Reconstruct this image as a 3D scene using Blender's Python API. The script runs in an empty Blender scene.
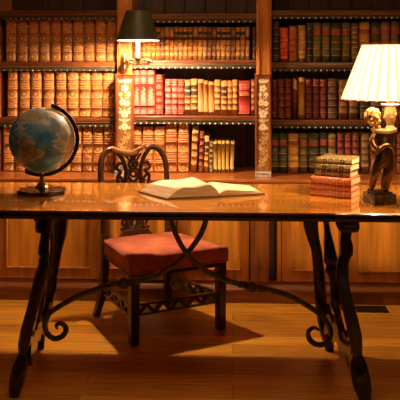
import bpy, bmesh, math, random
from mathutils import Vector, Matrix, noise
random.seed(7)
R = math.radians
scene = bpy.context.scene
COL = scene.collection

# ------------------------------------------------------------------ camera
TH = R(2.5); FPX = 755.0; HC = 1.40; HY = 57.0
cam_d = bpy.data.cameras.new('camera'); cam = bpy.data.objects.new('camera', cam_d); COL.objects.link(cam)
cam_d.sensor_width = 36; cam_d.lens = FPX / 400 * 36; cam_d.shift_y = -(200 - HY) / 400; cam_d.clip_start = 0.05
cam.location = (0, 0, HC); cam.rotation_euler = (R(90), 0, TH)
scene.camera = cam
CT, ST = math.cos(TH), math.sin(TH)
def W(cx, cy, z=0.0):            # metres right / metres away from the camera -> world
    return Vector((cx * CT - cy * ST, cx * ST + cy * CT, z))
def PD(px, py, d):               # measured photo point at a known distance
    return W((px - 200) / FPX * d, d, HC - (py - HY) / FPX * d)
def PY(px, py, Y):
    dx = (px - 200) / FPX; t = Y / (dx * ST + CT)
    return PD(px, py, t)
def PZ(px, py, z):
    return PD(px, py, FPX * (HC - z) / (py - HY))

# ------------------------------------------------------------------ world, lights, exposure
scene.view_settings.view_transform = 'Standard'; scene.view_settings.look = 'None'
scene.view_settings.gamma = 1; scene.view_settings.use_curve_mapping = False
scene.view_settings.exposure = 0.0
wd = bpy.data.worlds.new('world'); scene.world = wd; wd.use_nodes = True
wd.node_tree.nodes['Background'].inputs[0].default_value = (1.0, 0.6, 0.32, 1)
wd.node_tree.nodes['Background'].inputs[1].default_value = 0.008
def area(name, loc, rot, size, power, col, sy=None):
    l = bpy.data.lights.new(name, 'AREA'); l.energy = power; l.color = col; l.size = size
    if sy: l.shape = 'RECTANGLE'; l.size_y = sy
    o = bpy.data.objects.new(name, l); o.location = loc; o.rotation_euler = rot; COL.objects.link(o); return o
def point(name, loc, r, power, col):
    l = bpy.data.lights.new(name, 'POINT'); l.energy = power; l.color = col; l.shadow_soft_size = r
    o = bpy.data.objects.new(name, l); o.location = loc; COL.objects.link(o); return o
WARM = (1.0, 0.66, 0.41)
area('overhead_fill_light', (-0.3, 3.0, 2.76), (R(12), 0, 0), 0.9, 16, (1.0, 0.62, 0.30))  # unseen warm fill, added overhead to lift the books and desk
LAMP = PD(138, 36.5, 4.15)        # bulb of the wall lamp
point('wall_lamp_bulb_light', LAMP, 0.023, 155, WARM)
TL = PD(391, 84, 3.31)            # bulb of the table lamp
point('table_lamp_bulb_light', TL, 0.032, 85, (1.0, 0.66, 0.34))
point('globe_glint_light', (1.25, -0.4, 0.45), 0.05, 2.2, (1.0, 0.72, 0.45))  # weak unseen light added behind the camera for a glint on the globe

# ------------------------------------------------------------------ materials
MATS = {}
def mat(name, col, rough=0.5, metal=0.0, var=0.0, scale=20, stretch=(1, 1, 1), bump=0.0, coat=0.0, col2=None, sheen=0, emit=None, emitc=None, spec=0.5, lo=.35, hi=.65):
    if name in MATS: return MATS[name]
    m = bpy.data.materials.new(name); m.use_nodes = True; nt = m.node_tree; b = nt.nodes['Principled BSDF']
    b.inputs['Base Color'].default_value = (*col, 1); b.inputs['Roughness'].default_value = rough
    b.inputs['Metallic'].default_value = metal; b.inputs['Coat Weight'].default_value = coat
    b.inputs['Coat Roughness'].default_value = 0.08; b.inputs['Specular IOR Level'].default_value = spec
    if sheen: b.inputs['Sheen Weight'].default_value = sheen; b.inputs['Sheen Roughness'].default_value = .4
    if emit: b.inputs['Emission Color'].default_value = (*(emitc or col), 1); b.inputs['Emission Strength'].default_value = emit
    if var or bump or col2:
        tc = nt.nodes.new('ShaderNodeTexCoord'); mp = nt.nodes.new('ShaderNodeMapping'); mp.inputs['Scale'].default_value = stretch
        nz = nt.nodes.new('ShaderNodeTexNoise'); nz.inputs['Scale'].default_value = scale; nz.inputs['Detail'].default_value = 5
        nt.links.new(tc.outputs['Object'], mp.inputs[0]); nt.links.new(mp.outputs[0], nz.inputs[0])
        cr = nt.nodes.new('ShaderNodeValToRGB')
        c2 = col2 or tuple(c * (1 - var) for c in col); c1 = tuple(min(1, c * (1 + var * .5)) for c in col)
        cr.color_ramp.elements[0].position = lo; cr.color_ramp.elements[1].position = hi
        cr.color_ramp.elements[0].color = (*c2, 1); cr.color_ramp.elements[1].color = (*c1, 1)
        nt.links.new(nz.outputs[0], cr.inputs[0]); nt.links.new(cr.outputs[0], b.inputs['Base Color'])
        if bump:
            bp = nt.nodes.new('ShaderNodeBump'); bp.inputs['Strength'].default_value = bump; bp.inputs['Distance'].default_value = .01
            nt.links.new(nz.outputs[0], bp.inputs['Height']); nt.links.new(bp.outputs[0], b.inputs['Normal'])
    MATS[name] = m; return m

def plank_floor():
    m = bpy.data.materials.new('oak_planks'); m.use_nodes = True; nt = m.node_tree; b = nt.nodes['Principled BSDF']
    L = nt.links.new
    tc = nt.nodes.new('ShaderNodeTexCoord')
    br = nt.nodes.new('ShaderNodeTexBrick'); br.inputs['Scale'].default_value = 1.0
    br.inputs['Brick Width'].default_value = 1.7; br.inputs['Row Height'].default_value = .115
    br.inputs['Mortar Size'].default_value = .0016; br.inputs['Mortar Smooth'].default_value = .2; br.offset = .37
    br.inputs['Color1'].default_value = (.92, .45, .040, 1); br.inputs['Color2'].default_value = (.56, .225, .020, 1)
    br.inputs['Mortar'].default_value = (.12, .04, .008, 1); L(tc.outputs['Object'], br.inputs[0])
    mp = nt.nodes.new('ShaderNodeMapping'); mp.inputs['Scale'].default_value = (1.5, 26, 1)
    nz = nt.nodes.new('ShaderNodeTexNoise'); nz.inputs['Scale'].default_value = 3; nz.inputs['Detail'].default_value = 6
    L(tc.outputs['Object'], mp.inputs[0]); L(mp.outputs[0], nz.inputs[0])
    mx = nt.nodes.new('ShaderNodeMixRGB'); mx.blend_type = 'MULTIPLY'; mx.inputs[0].default_value = .75
    cr = nt.nodes.new('ShaderNodeValToRGB'); cr.color_ramp.elements[0].position = .3; cr.color_ramp.elements[1].position = .62
    cr.color_ramp.elements[0].color = (.42, .34, .26, 1); cr.color_ramp.elements[1].color = (1, 1, 1, 1)
    L(nz.outputs[0], cr.inputs[0]); L(br.outputs[0], mx.inputs[1]); L(cr.outputs[0], mx.inputs[2]); L(mx.outputs[0], b.inputs['Base Color'])
    b.inputs['Roughness'].default_value = .38
    return m
M_floor = plank_floor()
M_wall = mat('warm_plaster', (.22, .14, .08), .8, var=.1, scale=6)
M_ceil = mat('ceiling_plaster', (.55, .45, .32), .9, var=.05, scale=5)
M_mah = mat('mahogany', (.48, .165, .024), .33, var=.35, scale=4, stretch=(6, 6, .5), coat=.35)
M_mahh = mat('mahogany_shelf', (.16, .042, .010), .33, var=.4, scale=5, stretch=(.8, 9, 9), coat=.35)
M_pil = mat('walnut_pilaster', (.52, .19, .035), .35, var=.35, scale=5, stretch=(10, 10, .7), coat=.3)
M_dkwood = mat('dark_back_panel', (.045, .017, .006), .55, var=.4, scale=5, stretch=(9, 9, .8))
M_trim = mat('olive_leather_trim', (.035, .022, .008), .6, var=.2, scale=40, bump=.1)
M_brass = mat('brass', (.85, .60, .25), .28, 1.0)
M_stud = mat('brass_studs', (1.0, .82, .50), .4, .3)
M_silver = mat('silver', (.72, .66, .62), .35, .6, var=.2, scale=40)
M_black = mat('black_lacquer', (.012, .006, .004), .16, var=.5, scale=8, coat=.3, col2=(.035, .014, .007), spec=.4)
M_desk = mat('polished_walnut_top', (.62, .245, .030), .15, var=.25, scale=3, stretch=(1.0, 7, 7), coat=1.0)
M_desk.node_tree.nodes['Principled BSDF'].inputs['Coat Roughness'].default_value = .04
M_iron = mat('wrought_iron', (.17, .16, .12), .36, .8, var=.3, scale=60, bump=.2)
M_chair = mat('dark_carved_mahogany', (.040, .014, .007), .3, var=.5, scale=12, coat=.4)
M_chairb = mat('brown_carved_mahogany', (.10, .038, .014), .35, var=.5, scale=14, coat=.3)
M_crest = mat('worn_crest_wood', (.42, .22, .08), .35, var=.3, scale=20, coat=.3)
M_seat = mat('russet_velvet', (.56, .14, .050), .8, var=.2, scale=7, bump=.04, sheen=.25, col2=(.36, .065, .024))
M_page = mat('old_paper', (.86, .70, .44), .8, var=.12, scale=14)
M_pageedge = mat('page_edges', (.62, .43, .22), .8, var=.45, scale=10, stretch=(1, 1, 60))
M_shadeg = mat('dark_green_shade', (.055, .058, .030), .45, spec=.4)
M_shadein = mat('white_shade_lining', (.9, .85, .7), .7)
M_bulb = mat('glowing_bulb', (1, .85, .6), .5, emit=14, emitc=(1, .80, .50))
M_shade = mat('lit_pleated_shade', (.85, .72, .50), .8, emit=1.15, emitc=(1.0, .86, .58))
def shade_mat(nm, em, ec, tr):
    m = bpy.data.materials.new(nm); m.use_nodes = True; nt = m.node_tree; b = nt.nodes['Principled BSDF']; out = nt.nodes['Material Output']
    b.inputs['Base Color'].default_value = (.80, .66, .42, 1); b.inputs['Roughness'].default_value = .8
    b.inputs['Emission Color'].default_value = (*ec, 1); b.inputs['Emission Strength'].default_value = em
    t = nt.nodes.new('ShaderNodeBsdfTranslucent'); t.inputs[0].default_value = (1, .88, .62, 1)
    mx = nt.nodes.new('ShaderNodeMixShader'); mx.inputs[0].default_value = tr
    nt.links.new(b.outputs[0], mx.inputs[1]); nt.links.new(t.outputs[0], mx.inputs[2]); nt.links.new(mx.outputs[0], out.inputs[0]); return m
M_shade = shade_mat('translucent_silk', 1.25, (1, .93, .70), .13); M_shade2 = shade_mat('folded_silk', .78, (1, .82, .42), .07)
M_shadet = mat('shade_piping', (.60, .28, .12), .7)
M_bronze = mat('bronze', (.17, .09, .035), .25, .85, var=.3, scale=22, col2=(.07, .035, .015))
M_gilt = mat('pale_gilt', (.78, .56, .28), .38, .55, var=.25, scale=30)
M_marble = mat('dark_green_marble', (.03, .028, .016), .25, coat=.2, scale=45, col2=(.13, .10, .05), lo=.36, hi=.46, var=.1)
M_inlay = mat('ivory_inlay', (.80, .66, .42), .5, var=.2, scale=60)
M_inlay2 = mat('golden_vine_inlay', (.62, .40, .14), .5, var=.25, scale=60)
M_inlayb = mat('inlay_ground', (.28, .11, .028), .4, var=.3, scale=9, stretch=(8, 8, 1))
M_vent = mat('dark_bronze_grille', (.035, .022, .014), .45, .5)
M_gold = mat('gilt_tooling', (.70, .45, .17), .4, .35)
M_stamp = mat('blind_tooling', (.17, .070, .022), .5)
M_dlabel = mat('dark_title_label', (.030, .022, .012), .65)
M_rlabel = mat('red_title_label', (.30, .055, .015), .6)

LE = {  # book leathers
 'tan': (.56, .235, .055), 'tan2': (.50, .19, .042), 'calf': (.47, .21, .075), 'brown': (.28, .12, .04), 'dkbrown': (.12, .048, .020),
 'rose': (.50, .115, .085), 'red': (.50, .055, .030), 'brightred': (.80, .10, .045), 'crimson': (.36, .030, .020), 'orange': (.45, .115, .025),
 'maroon': (.21, .034, .017), 'wine': (.15, .020, .012), 'olive': (.19, .13, .028), 'green': (.075, .065, .018), 'dkgreen': (.052, .043, .016),
 'amber': (.62, .29, .045), 'yellow': (.44, .27, .045), 'black': (.032, .022, .016), 'mottled': (.23, .13, .045)}
def leather(k): return mat('leather_' + k, LE[k], .58, var=.22, scale=30)

# ------------------------------------------------------------------ mesh helpers
def tag(o, label=None, cat=None, group=None, kind=None):
    if label: o['label'] = label
    if cat: o['category'] = cat
    if group: o['group'] = group
    if kind: o['kind'] = kind
    return o
def obj(name, bm, mats, parent=None, smooth=False, loc=None, rot=None, kind=None, label=None):
    me = bpy.data.meshes.new(name); bmesh.ops.recalc_face_normals(bm, faces=bm.faces)
    if smooth:
        for f in bm.faces: f.smooth = True
    bm.to_mesh(me); bm.free()
    for m in (mats if isinstance(mats, (list, tuple)) else [mats]): me.materials.append(m)
    o = bpy.data.objects.new(name, me); COL.objects.link(o)
    if parent: o.parent = parent
    if loc is not None: o.location = loc
    if rot: o.rotation_euler = rot
    if kind: o['kind'] = kind
    if label: o['label'] = label
    if smooth == 'auto':
        o.data.set_sharp_from_angle(angle=R(40))
    return o
def thing(name, label, cat, loc=(0, 0, 0), rotz=0, group=None):
    o = bpy.data.objects.new(name, None); COL.objects.link(o); o.location = loc; o.rotation_euler = (0, 0, rotz); o.empty_display_size = .05
    return tag(o, label, cat, group)
def rel(root):   # world -> root-local, for things only moved and turned about z
    M = (Matrix.Translation(root.location) @ Matrix.Rotation(root.rotation_euler[2], 4, 'Z')).inverted()
    return lambda v: M @ Vector(v)
def box(bm, x0, x1, y0, y1, z0, z1, bev=0, mi=0, M=None):
    vs = [bm.verts.new((x, y, z)) for x in (x0, x1) for y in (y0, y1) for z in (z0, z1)]
    if M is not None:
        for v in vs: v.co = M @ v.co
    fs = [bm.faces.new([vs[i] for i in q]) for q in ((0, 1, 3, 2), (4, 6, 7, 5), (0, 4, 5, 1), (2, 3, 7, 6), (0, 2, 6, 4), (1, 5, 7, 3))]
    for f in fs: f.material_index = mi
    bmesh.ops.recalc_face_normals(bm, faces=fs)
    if bev:
        es = list({e for f in fs for e in f.edges})
        bmesh.ops.bevel(bm, geom=es, offset=bev, segments=2, affect='EDGES', profile=.5, clamp_overlap=True)
def extr_x(bm, prof, x0, x1, mi=0):        # closed (y,z) profile along X
    a = [bm.verts.new((x0, y, z)) for y, z in prof]; b = [bm.verts.new((x1, y, z)) for y, z in prof]; n = len(prof)
    fs = [bm.faces.new((a[i], a[(i + 1) % n], b[(i + 1) % n], b[i])) for i in range(n)] + [bm.faces.new(a), bm.faces.new(b[::-1])]
    for f in fs: f.material_index = mi
def prism(bm, pts, off, mi=0):             # closed 3-D outline extruded by a vector
    a = [bm.verts.new(p) for p in pts]; b = [bm.verts.new(Vector(p) + Vector(off)) for p in pts]; n = len(pts)
    fs = [bm.faces.new((a[i], a[(i + 1) % n], b[(i + 1) % n], b[i])) for i in range(n)] + [bm.faces.new(a), bm.faces.new(b[::-1])]
    for f in fs: f.material_index = mi
    return fs
def lathe(bm, prof, n=24, c=(0, 0, 0), mi=0, M=None, cap=True, wob=None):
    rings = []
    for r, z in prof:
        ring = []
        for k in range(n):
            a = 2 * math.pi * k / n; rr = r * (wob(a) if wob else 1)
            v = Vector((rr * math.cos(a), rr * math.sin(a), z))
            if M is not None: v = M @ v
            ring.append(bm.verts.new(v + Vector(c)))
        rings.append(ring)
    for a, b in zip(rings, rings[1:]):
        for k in range(n):
            f = bm.faces.new((a[k], a[(k + 1) % n], b[(k + 1) % n], b[k])); f.material_index = mi
    if cap:
        for rg in (rings[0][::-1], rings[-1]):
            f = bm.faces.new(rg); f.material_index = mi
def crom(pts, n=6, closed=False):
    P = [Vector(p) for p in pts]; out = []
    for i in range(len(P) - 1):
        p0 = P[max(i - 1, 0)]; p1 = P[i]; p2 = P[i + 1]; p3 = P[min(i + 2, len(P) - 1)]
        for k in range(n):
            t = k / n
            out.append(.5 * ((2 * p1) + (p2 - p0) * t + (2 * p0 - 5 * p1 + 4 * p2 - p3) * t * t + (3 * p1 - p0 - 3 * p2 + p3) * t ** 3))
    out.append(P[-1]); return out
def tube(bm, pts, rad, n=10, sub=6, mi=0, flat=1.0, up=None):
    """rad: number or one radius per control point; flat squashes along the 'up' side direction"""
    rads = rad if isinstance(rad, (list, tuple)) else [rad] * len(pts)
    C4 = crom([Vector((*p, )) for p in pts], sub) if len(pts) > 2 else [Vector(pts[0]), Vector(pts[1])]
    m = len(C4) - 1
    rr = []
    for i in range(len(C4)):
        t = i / m * (len(pts) - 1); k = min(int(t), len(pts) - 2); rr.append(rads[k] + (rads[k + 1] - rads[k]) * (t - k))
    ref = Vector(up) if up else Vector((0, 1, 0)); rings = []
    for i, p in enumerate(C4):
        T = (C4[min(i + 1, m)] - C4[max(i - 1, 0)]).normalized()
        B = T.cross(ref)
        if B.length < 1e-3: B = T.cross(Vector((1, 0, 0)))
        B.normalize(); N = B.cross(T).normalized()
        if not up: ref = N
        rings.append([bm.verts.new(p + B * math.cos(2 * math.pi * k / n) * rr[i] + N * math.sin(2 * math.pi * k / n) * rr[i] * flat) for k in range(n)])
    for a, b in zip(rings, rings[1:]):
        for k in range(n):
            f = bm.faces.new((a[k], a[(k + 1) % n], b[(k + 1) % n], b[k])); f.material_index = mi
    bm.faces.new(rings[0][::-1]).material_index = mi; bm.faces.new(rings[-1]).material_index = mi
def ball(bm, c, r, sx=1, sy=1, sz=1, seg=12, mi=0):
    M = Matrix.Translation(c) @ Matrix.Diagonal((sx, sy, sz, 1))
    g = bmesh.ops.create_uvsphere(bm, u_segments=seg, v_segments=max(6, seg // 2 + 2), radius=r, matrix=M)
    for f in {f for v in g['verts'] for f in v.link_faces}: f.material_index = mi
def loft(bm, secs, ch=.25, mi=0):          # secs: (centre, half x, half y) chamfered rectangles, horizontal
    rings = []
    for c, hx, hy in secs:
        c = Vector(c); k = ch * min(hx, hy)
        pts = [(-hx + k, -hy), (hx - k, -hy), (hx, -hy + k), (hx, hy - k), (hx - k, hy), (-hx + k, hy), (-hx, hy - k), (-hx, -hy + k)]
        rings.append([bm.verts.new(c + Vector((x, y, 0))) for x, y in pts])
    for a, b in zip(rings, rings[1:]):
        for k in range(8): bm.faces.new((a[k], a[(k + 1) % 8], b[(k + 1) % 8], b[k])).material_index = mi
    bm.faces.new(rings[0][::-1]); bm.faces.new(rings[-1])

# ------------------------------------------------------------------ room shell
def shell(name, a, b, m):
    bm = bmesh.new(); box(bm, a[0], b[0], a[1], b[1], a[2], b[2]); return obj(name, bm, m, kind='structure')
shell('floor', (-3, -2.2, -.1), (3, 5.0, 0), M_floor)
shell('ceiling', (-3, -2.2, 2.8), (3, 5.0, 2.9), M_ceil)
shell('wall_back', (-3, 4.9, 0), (3, 5.0, 2.8), M_wall)
shell('wall_left', (-3.1, -2.2, 0), (-3, 5.0, 2.8), M_wall)
shell('wall_right', (3, -2.2, 0), (3.1, 5.0, 2.8), M_wall)
shell('wall_front', (-3, -2.3, 0), (3, -2.2, 2.8), M_wall)

# ------------------------------------------------------------------ bookcase
YS = 4.50      # front of the shelves
YB = 4.53      # book spines
LEDGE = .705; BASEY = 4.305
bc = thing('library_bookcase', 'tall built-in mahogany bookcase with inlaid pilasters filling the back wall', 'bookcase', (0, 4.6, 0))
rb = rel(bc)
def bpart(name, build, m, smooth=False, parent=None, label=None):
    bm = bmesh.new(); build(bm)
    for v in bm.verts: v.co = rb(v.co)
    return obj(name, bm, m, parent or bc, smooth, label=label)
xb = lambda px, Y=YS: PY(px, 100, Y).x
XL, XR = -2.4, 2.4
# bays: x range of the openings
BAYS = {'left': (xb(-4), xb(117.5)), 'center': (xb(132), xb(256.5)), 'right': (xb(271.5), xb(420))}
PXC = {'left': 60, 'center': 195, 'right': 335}
def zrow(py, px=195): return PY(px, py, YS).z
SH = {'left': [(10.5, 14.0), (61.7, 66.0), (117.8, 121.6)], 'center': [(13.9, 17.3), (60.2, 63.4), (116, 119.2)], 'right': [(10.3, 13.4), (62.4, 66.0), (120.0, 123.2)]}
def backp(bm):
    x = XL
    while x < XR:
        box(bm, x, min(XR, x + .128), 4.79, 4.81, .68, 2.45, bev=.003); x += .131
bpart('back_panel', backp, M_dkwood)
for nm, (a, b) in BAYS.items():
    for i, (t, u) in enumerate(SH[nm]):
        zt, zu = zrow(t, PXC[nm]), zrow(u, PXC[nm])
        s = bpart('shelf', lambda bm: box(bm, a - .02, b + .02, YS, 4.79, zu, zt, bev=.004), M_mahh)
        # leather dust trim hanging below the shelf edge with a pinked edge and a row of studs
        def tr(bm):
            n = max(8, int((b - a) / .0165)); h = .030 if i else .032
            top = zu; w = (b - a) / n; pts = []
            for k in range(n + 1):
                pts.append((a + k * w, top - h + .0045))
                if k < n: pts.append((a + (k + .5) * w, top - h - .001))
            outline = [(p[0], YS + .004, p[1]) for p in pts] + [(b, YS + .004, top), (a, YS + .004, top)]
            prism(bm, outline, (0, .003, 0))
        t_ = bpart('leather_trim', tr, M_trim, parent=s)
        def gl(bm): box(bm, a, b, YS - .002, YS + .004, zu - .006, zu - .002)
        bpart('brass_edge_line', gl, mat('dull_brass', (.26, .17, .065), .45, .5), parent=s)
        def st(bm):
            x = a + .018
            while x < b - .005:
                ball(bm, (x, YS + .002, zu - .0265), .0034 if nm == 'left' else .0052, seg=6); x += .0345
        bpart('brass_studs', st, M_stud, smooth=True, parent=s)['kind'] = 'stuff'
# pillars between the bays (upper) and at the ends
PILX = [(117, 132), (256.5, 271.5)]
def pillar(px0, px1):
    a, b = xb(px0, 4.46), xb(px1, 4.46)
    def f(bm):
        box(bm, a, b, 4.46, 4.79, LEDGE, 2.45, bev=.003)
        box(bm, a + .012, a + .017, 4.452, 4.462, LEDGE + .02, 2.4, bev=.001); box(bm, b - .017, b - .012, 4.452, 4.462, LEDGE + .02, 2.4, bev=.001)
    return bpart('pilaster', f, M_pil)
for p in PILX: pillar(*p)
pillar(-20, -4); pillar(420, 436)
def flower(bm, cx, cz, r, y, n=5, mi=0, ph=0):
    for k in range(n):
        a = ph + 2 * math.pi * k / n; c = (cx + math.cos(a) * r * .6, y, cz + math.sin(a) * r * .6)
        ball(bm, c, r * .42, 1, .12, 1, seg=8, mi=mi)
    ball(bm, (cx, y - .0006, cz), r * .26, 1, .25, 1, seg=8, mi=1)
def leafm(bm, cx, cz, l, ang, y, mi=0):
    pts = []
    for k in range(8):
        a = 2 * math.pi * k / 8; x = math.cos(a) * l; z = math.sin(a) * l * .36 * (1 - .35 * math.cos(a))
        pts.append((cx + x * math.cos(ang) - z * math.sin(ang), y, cz + x * math.sin(ang) + z * math.cos(ang)))
    prism(bm, pts, (0, .0015, 0), mi)
for (p0, p1) in ((115.5, 133.5), (255.3, 270.8)):
    YF = 4.415; a, b = xb(p0, YF), xb(p1, YF); zt = PY(200, 75.5, YF).z; zb = LEDGE; cx = (a + b) / 2
    def fr(bm):
        box(bm, a, a + .012, YF, 4.46, zb, zt, bev=.002); box(bm, b - .012, b, YF, 4.46, zb, zt, bev=.002)
        box(bm, a + .012, b - .012, YF, 4.46, zt - .016, zt, bev=.002); box(bm, a + .012, b - .012, YF, 4.46, zb, zb + .02, bev=.002)
        box(bm, a - .006, b + .006, YF - .006, 4.46, zt - .001, zt + .008, bev=.003)
    pan = bpart('inlaid_panel', fr, mat('dark_rosewood_frame', (.24, .062, .018), .3, var=.4, scale=8, stretch=(8, 8, 1), coat=.4))
    bpart('inlay_ground', lambda bm: box(bm, a + .012, b - .012, YF + .006, YF + .03, zb + .02, zt - .016), M_inlayb, parent=pan)
    def fl(bm):
        y = YF + .0055; z = lambda py: PY(200, py, YF).z
        hw = (b - a) / 2 - .015
        for k in range(5): leafm(bm, cx + (k - 2) * hw * .44, z(81.5) + .004, .0150, R(90 - (k - 2) * 20), y)
        flower(bm, cx, z(88.5), .022, y)
        for s in (-1, 1): flower(bm, cx + s * hw * .62, z(94.5), .0135, y); leafm(bm, cx + s * hw * .5, z(98), .010, R(90 - s * 60), y)
        tube(bm, [(cx, y, z(88)), (cx + .003, y, z(103)), (cx - .002, y, z(115)), (cx, y, z(131))], .0018, n=6, sub=4, mi=1)
        flower(bm, cx - .013, z(102.5), .020, y, 6); flower(bm, cx + .015, z(103.5), .017, y, 5)
        flower(bm, cx, z(114), .025, y, 5, 0, R(90))
        for s in (-1, 1): leafm(bm, cx + s * hw * .70, z(109), .013, R(90 + s * -50), y); flower(bm, cx + s * hw * .72, z(112.5), .009, y)
        for s in (-1, 1):
            for q in range(3): leafm(bm, cx + s * (.005 + q * .009), z(121) + q * .002, .0135, R(90 - s * (12 + 28 * q)), y)
        flower(bm, cx, z(127), .021, y, 6)
        for s in (-1, 1): flower(bm, cx + s * hw * .7, z(128), .010, y)
    def vn(bm):
        y = YF + .0055; z = lambda py: PY(200, py, YF).z; hw = (b - a) / 2 - .017
        pth = [(cx + math.sin(t * 1.15) * hw * .45, y, z(131) + (z(166) - z(131)) * t / 10) for t in range(11)]
        tube(bm, pth, .0016, n=6, sub=3, mi=1)
        for t in range(1, 11):
            s = 1 if t % 2 else -1; px_, _, pz_ = pth[t]
            leafm(bm, px_ - s * .013, pz_ + .009, .0095, R(90 + s * 40), y - .0005, 1); leafm(bm, px_ + s * .019, pz_ - .006, .0080, R(90 - s * 20), y - .0005, 1)
            leafm(bm, px_ + s * .011, pz_ + .004, .0115, R(90 - s * 55), y - .0005, 1)
            if t % 3 == 2: flower(bm, px_ - s * .011, pz_, .0115, y, 5, 1)
    bpart('floral_inlay', fl, [M_inlay, M_inlay2], parent=pan); bpart('vine_inlay', vn, [M_inlay, M_inlay2], parent=pan)
    def sv(bm):
        z1 = PY(200, 171.5, YF - .02).z; yy = YF - .05
        box(bm, a - .001, b + .001, yy, YF, zb, zb + .010, bev=.002); box(bm, a - .001, b + .001, yy, YF, z1 - .006, z1, bev=.002)
        box(bm, a, a + .010, yy, YF, zb + .008, z1 - .004, bev=.002); box(bm, b - .010, b, yy, YF, zb + .008, z1 - .004, bev=.002)
        box(bm, a + .010, b - .010, YF - .042, YF, zb + .008, z1 - .004)
        for k in range(4):
            xx = a + .018 + k * ((b - a) - .036) / 3
            ball(bm, (xx, YF - .044, (zb + z1) / 2 + .004), .008, .8, .4, 1.1, seg=8)
            box(bm, xx - .002, xx + .002, YF - .047, YF - .040, zb + .012, (zb + z1) / 2)
    bpart('silver_foot_mount', sv, M_silver, parent=pan, label='silvery metal mount')
# ledge
bpart('ledge', lambda bm: extr_x(bm, [(BASEY - .004, LEDGE - .034), (BASEY - .014, LEDGE - .026), (BASEY - .02, LEDGE - .014), (BASEY - .018, LEDGE - .004), (BASEY - .010, LEDGE), (4.79, LEDGE), (4.79, LEDGE - .034)], XL, XR), mat('polished_ledge', (.34, .10, .020), .28, var=.3, scale=4, stretch=(.8, 8, 8), coat=.35))
# base cabinets : carcass, frames, doors
zb0 = PY(200, 284, BASEY).z
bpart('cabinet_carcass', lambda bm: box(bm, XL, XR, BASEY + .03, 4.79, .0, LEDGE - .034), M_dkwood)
bpart('plinth', lambda bm: extr_x(bm, [(4.30, 0), (4.30, .062), (4.292, .068), (4.292, .078), (4.306, .098), (4.312, .104), (4.312, .118), (4.33, .124), (4.33, 0)], XL, XR), mat('mahogany_plinth', (.27, .085, .022), .3, var=.4, scale=5, stretch=(.8, 9, 9), coat=.35))
dz0, dz1 = .124, LEDGE - .036
def door(px0, px1, stile=.052):
    a, b = PY(px0, 240, BASEY).x, PY(px1, 240, BASEY).x; st = stile
    def f(bm):
        y0, y1 = BASEY, BASEY + .03
        box(bm, a, a + st, y0, y1, dz0, dz1, bev=.002); box(bm, b - st, b, y0, y1, dz0, dz1, bev=.002)
        box(bm, a + st, b - st, y0, y1, dz0, dz0 + .058, bev=.002); box(bm, a + st, b - st, y0, y1, dz1 - .05, dz1, bev=.002)
        # bolection moulding
        for (p, q, r, s) in ((a + st, b - st, dz0 + .058, dz0 + .066), (a + st, b - st, dz1 - .058, dz1 - .05)): box(bm, p, q, y0 - .005, y1 - .01, r, s, bev=.002)
        for (p, q) in ((a + st, a + st + .008), (b - st - .008, b - st)): box(bm, p, q, y0 - .005, y1 - .01, dz0 + .058, dz1 - .05, bev=.002)
    d = bpart('cabinet_door', f, M_mah)
    bpart('door_panel', lambda bm: box(bm, a + st + .006, b - st - .006, BASEY + .012, BASEY + .026, dz0 + .06, dz1 - .052, bev=.003), mat('figured_panel', (.80, .33, .042), .33, var=.38, scale=3, stretch=(7, 7, .45), coat=.35), parent=d)
for q in ((-100, -4), (-3, 100), (101.5, 176), (177, 249), (282, 348), (349, 428)): door(*q, stile=.045 if q[0] > 0 else .052)
bpart('center_post', lambda bm: box(bm, PY(250.5, 240, BASEY).x, PY(269, 240, BASEY).x, BASEY - .012, BASEY + .03, dz0, dz1, bev=.003), mat('mahogany_post', (.27, .085, .022), .3, var=.4, scale=5, stretch=(9, 9, .8), coat=.35))
bpart('corner_stile', lambda bm: box(bm, PY(277, 240, BASEY).x, PY(281.2, 240, BASEY).x, BASEY, BASEY + .03, dz0, dz1, bev=.002), M_mah)

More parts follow.
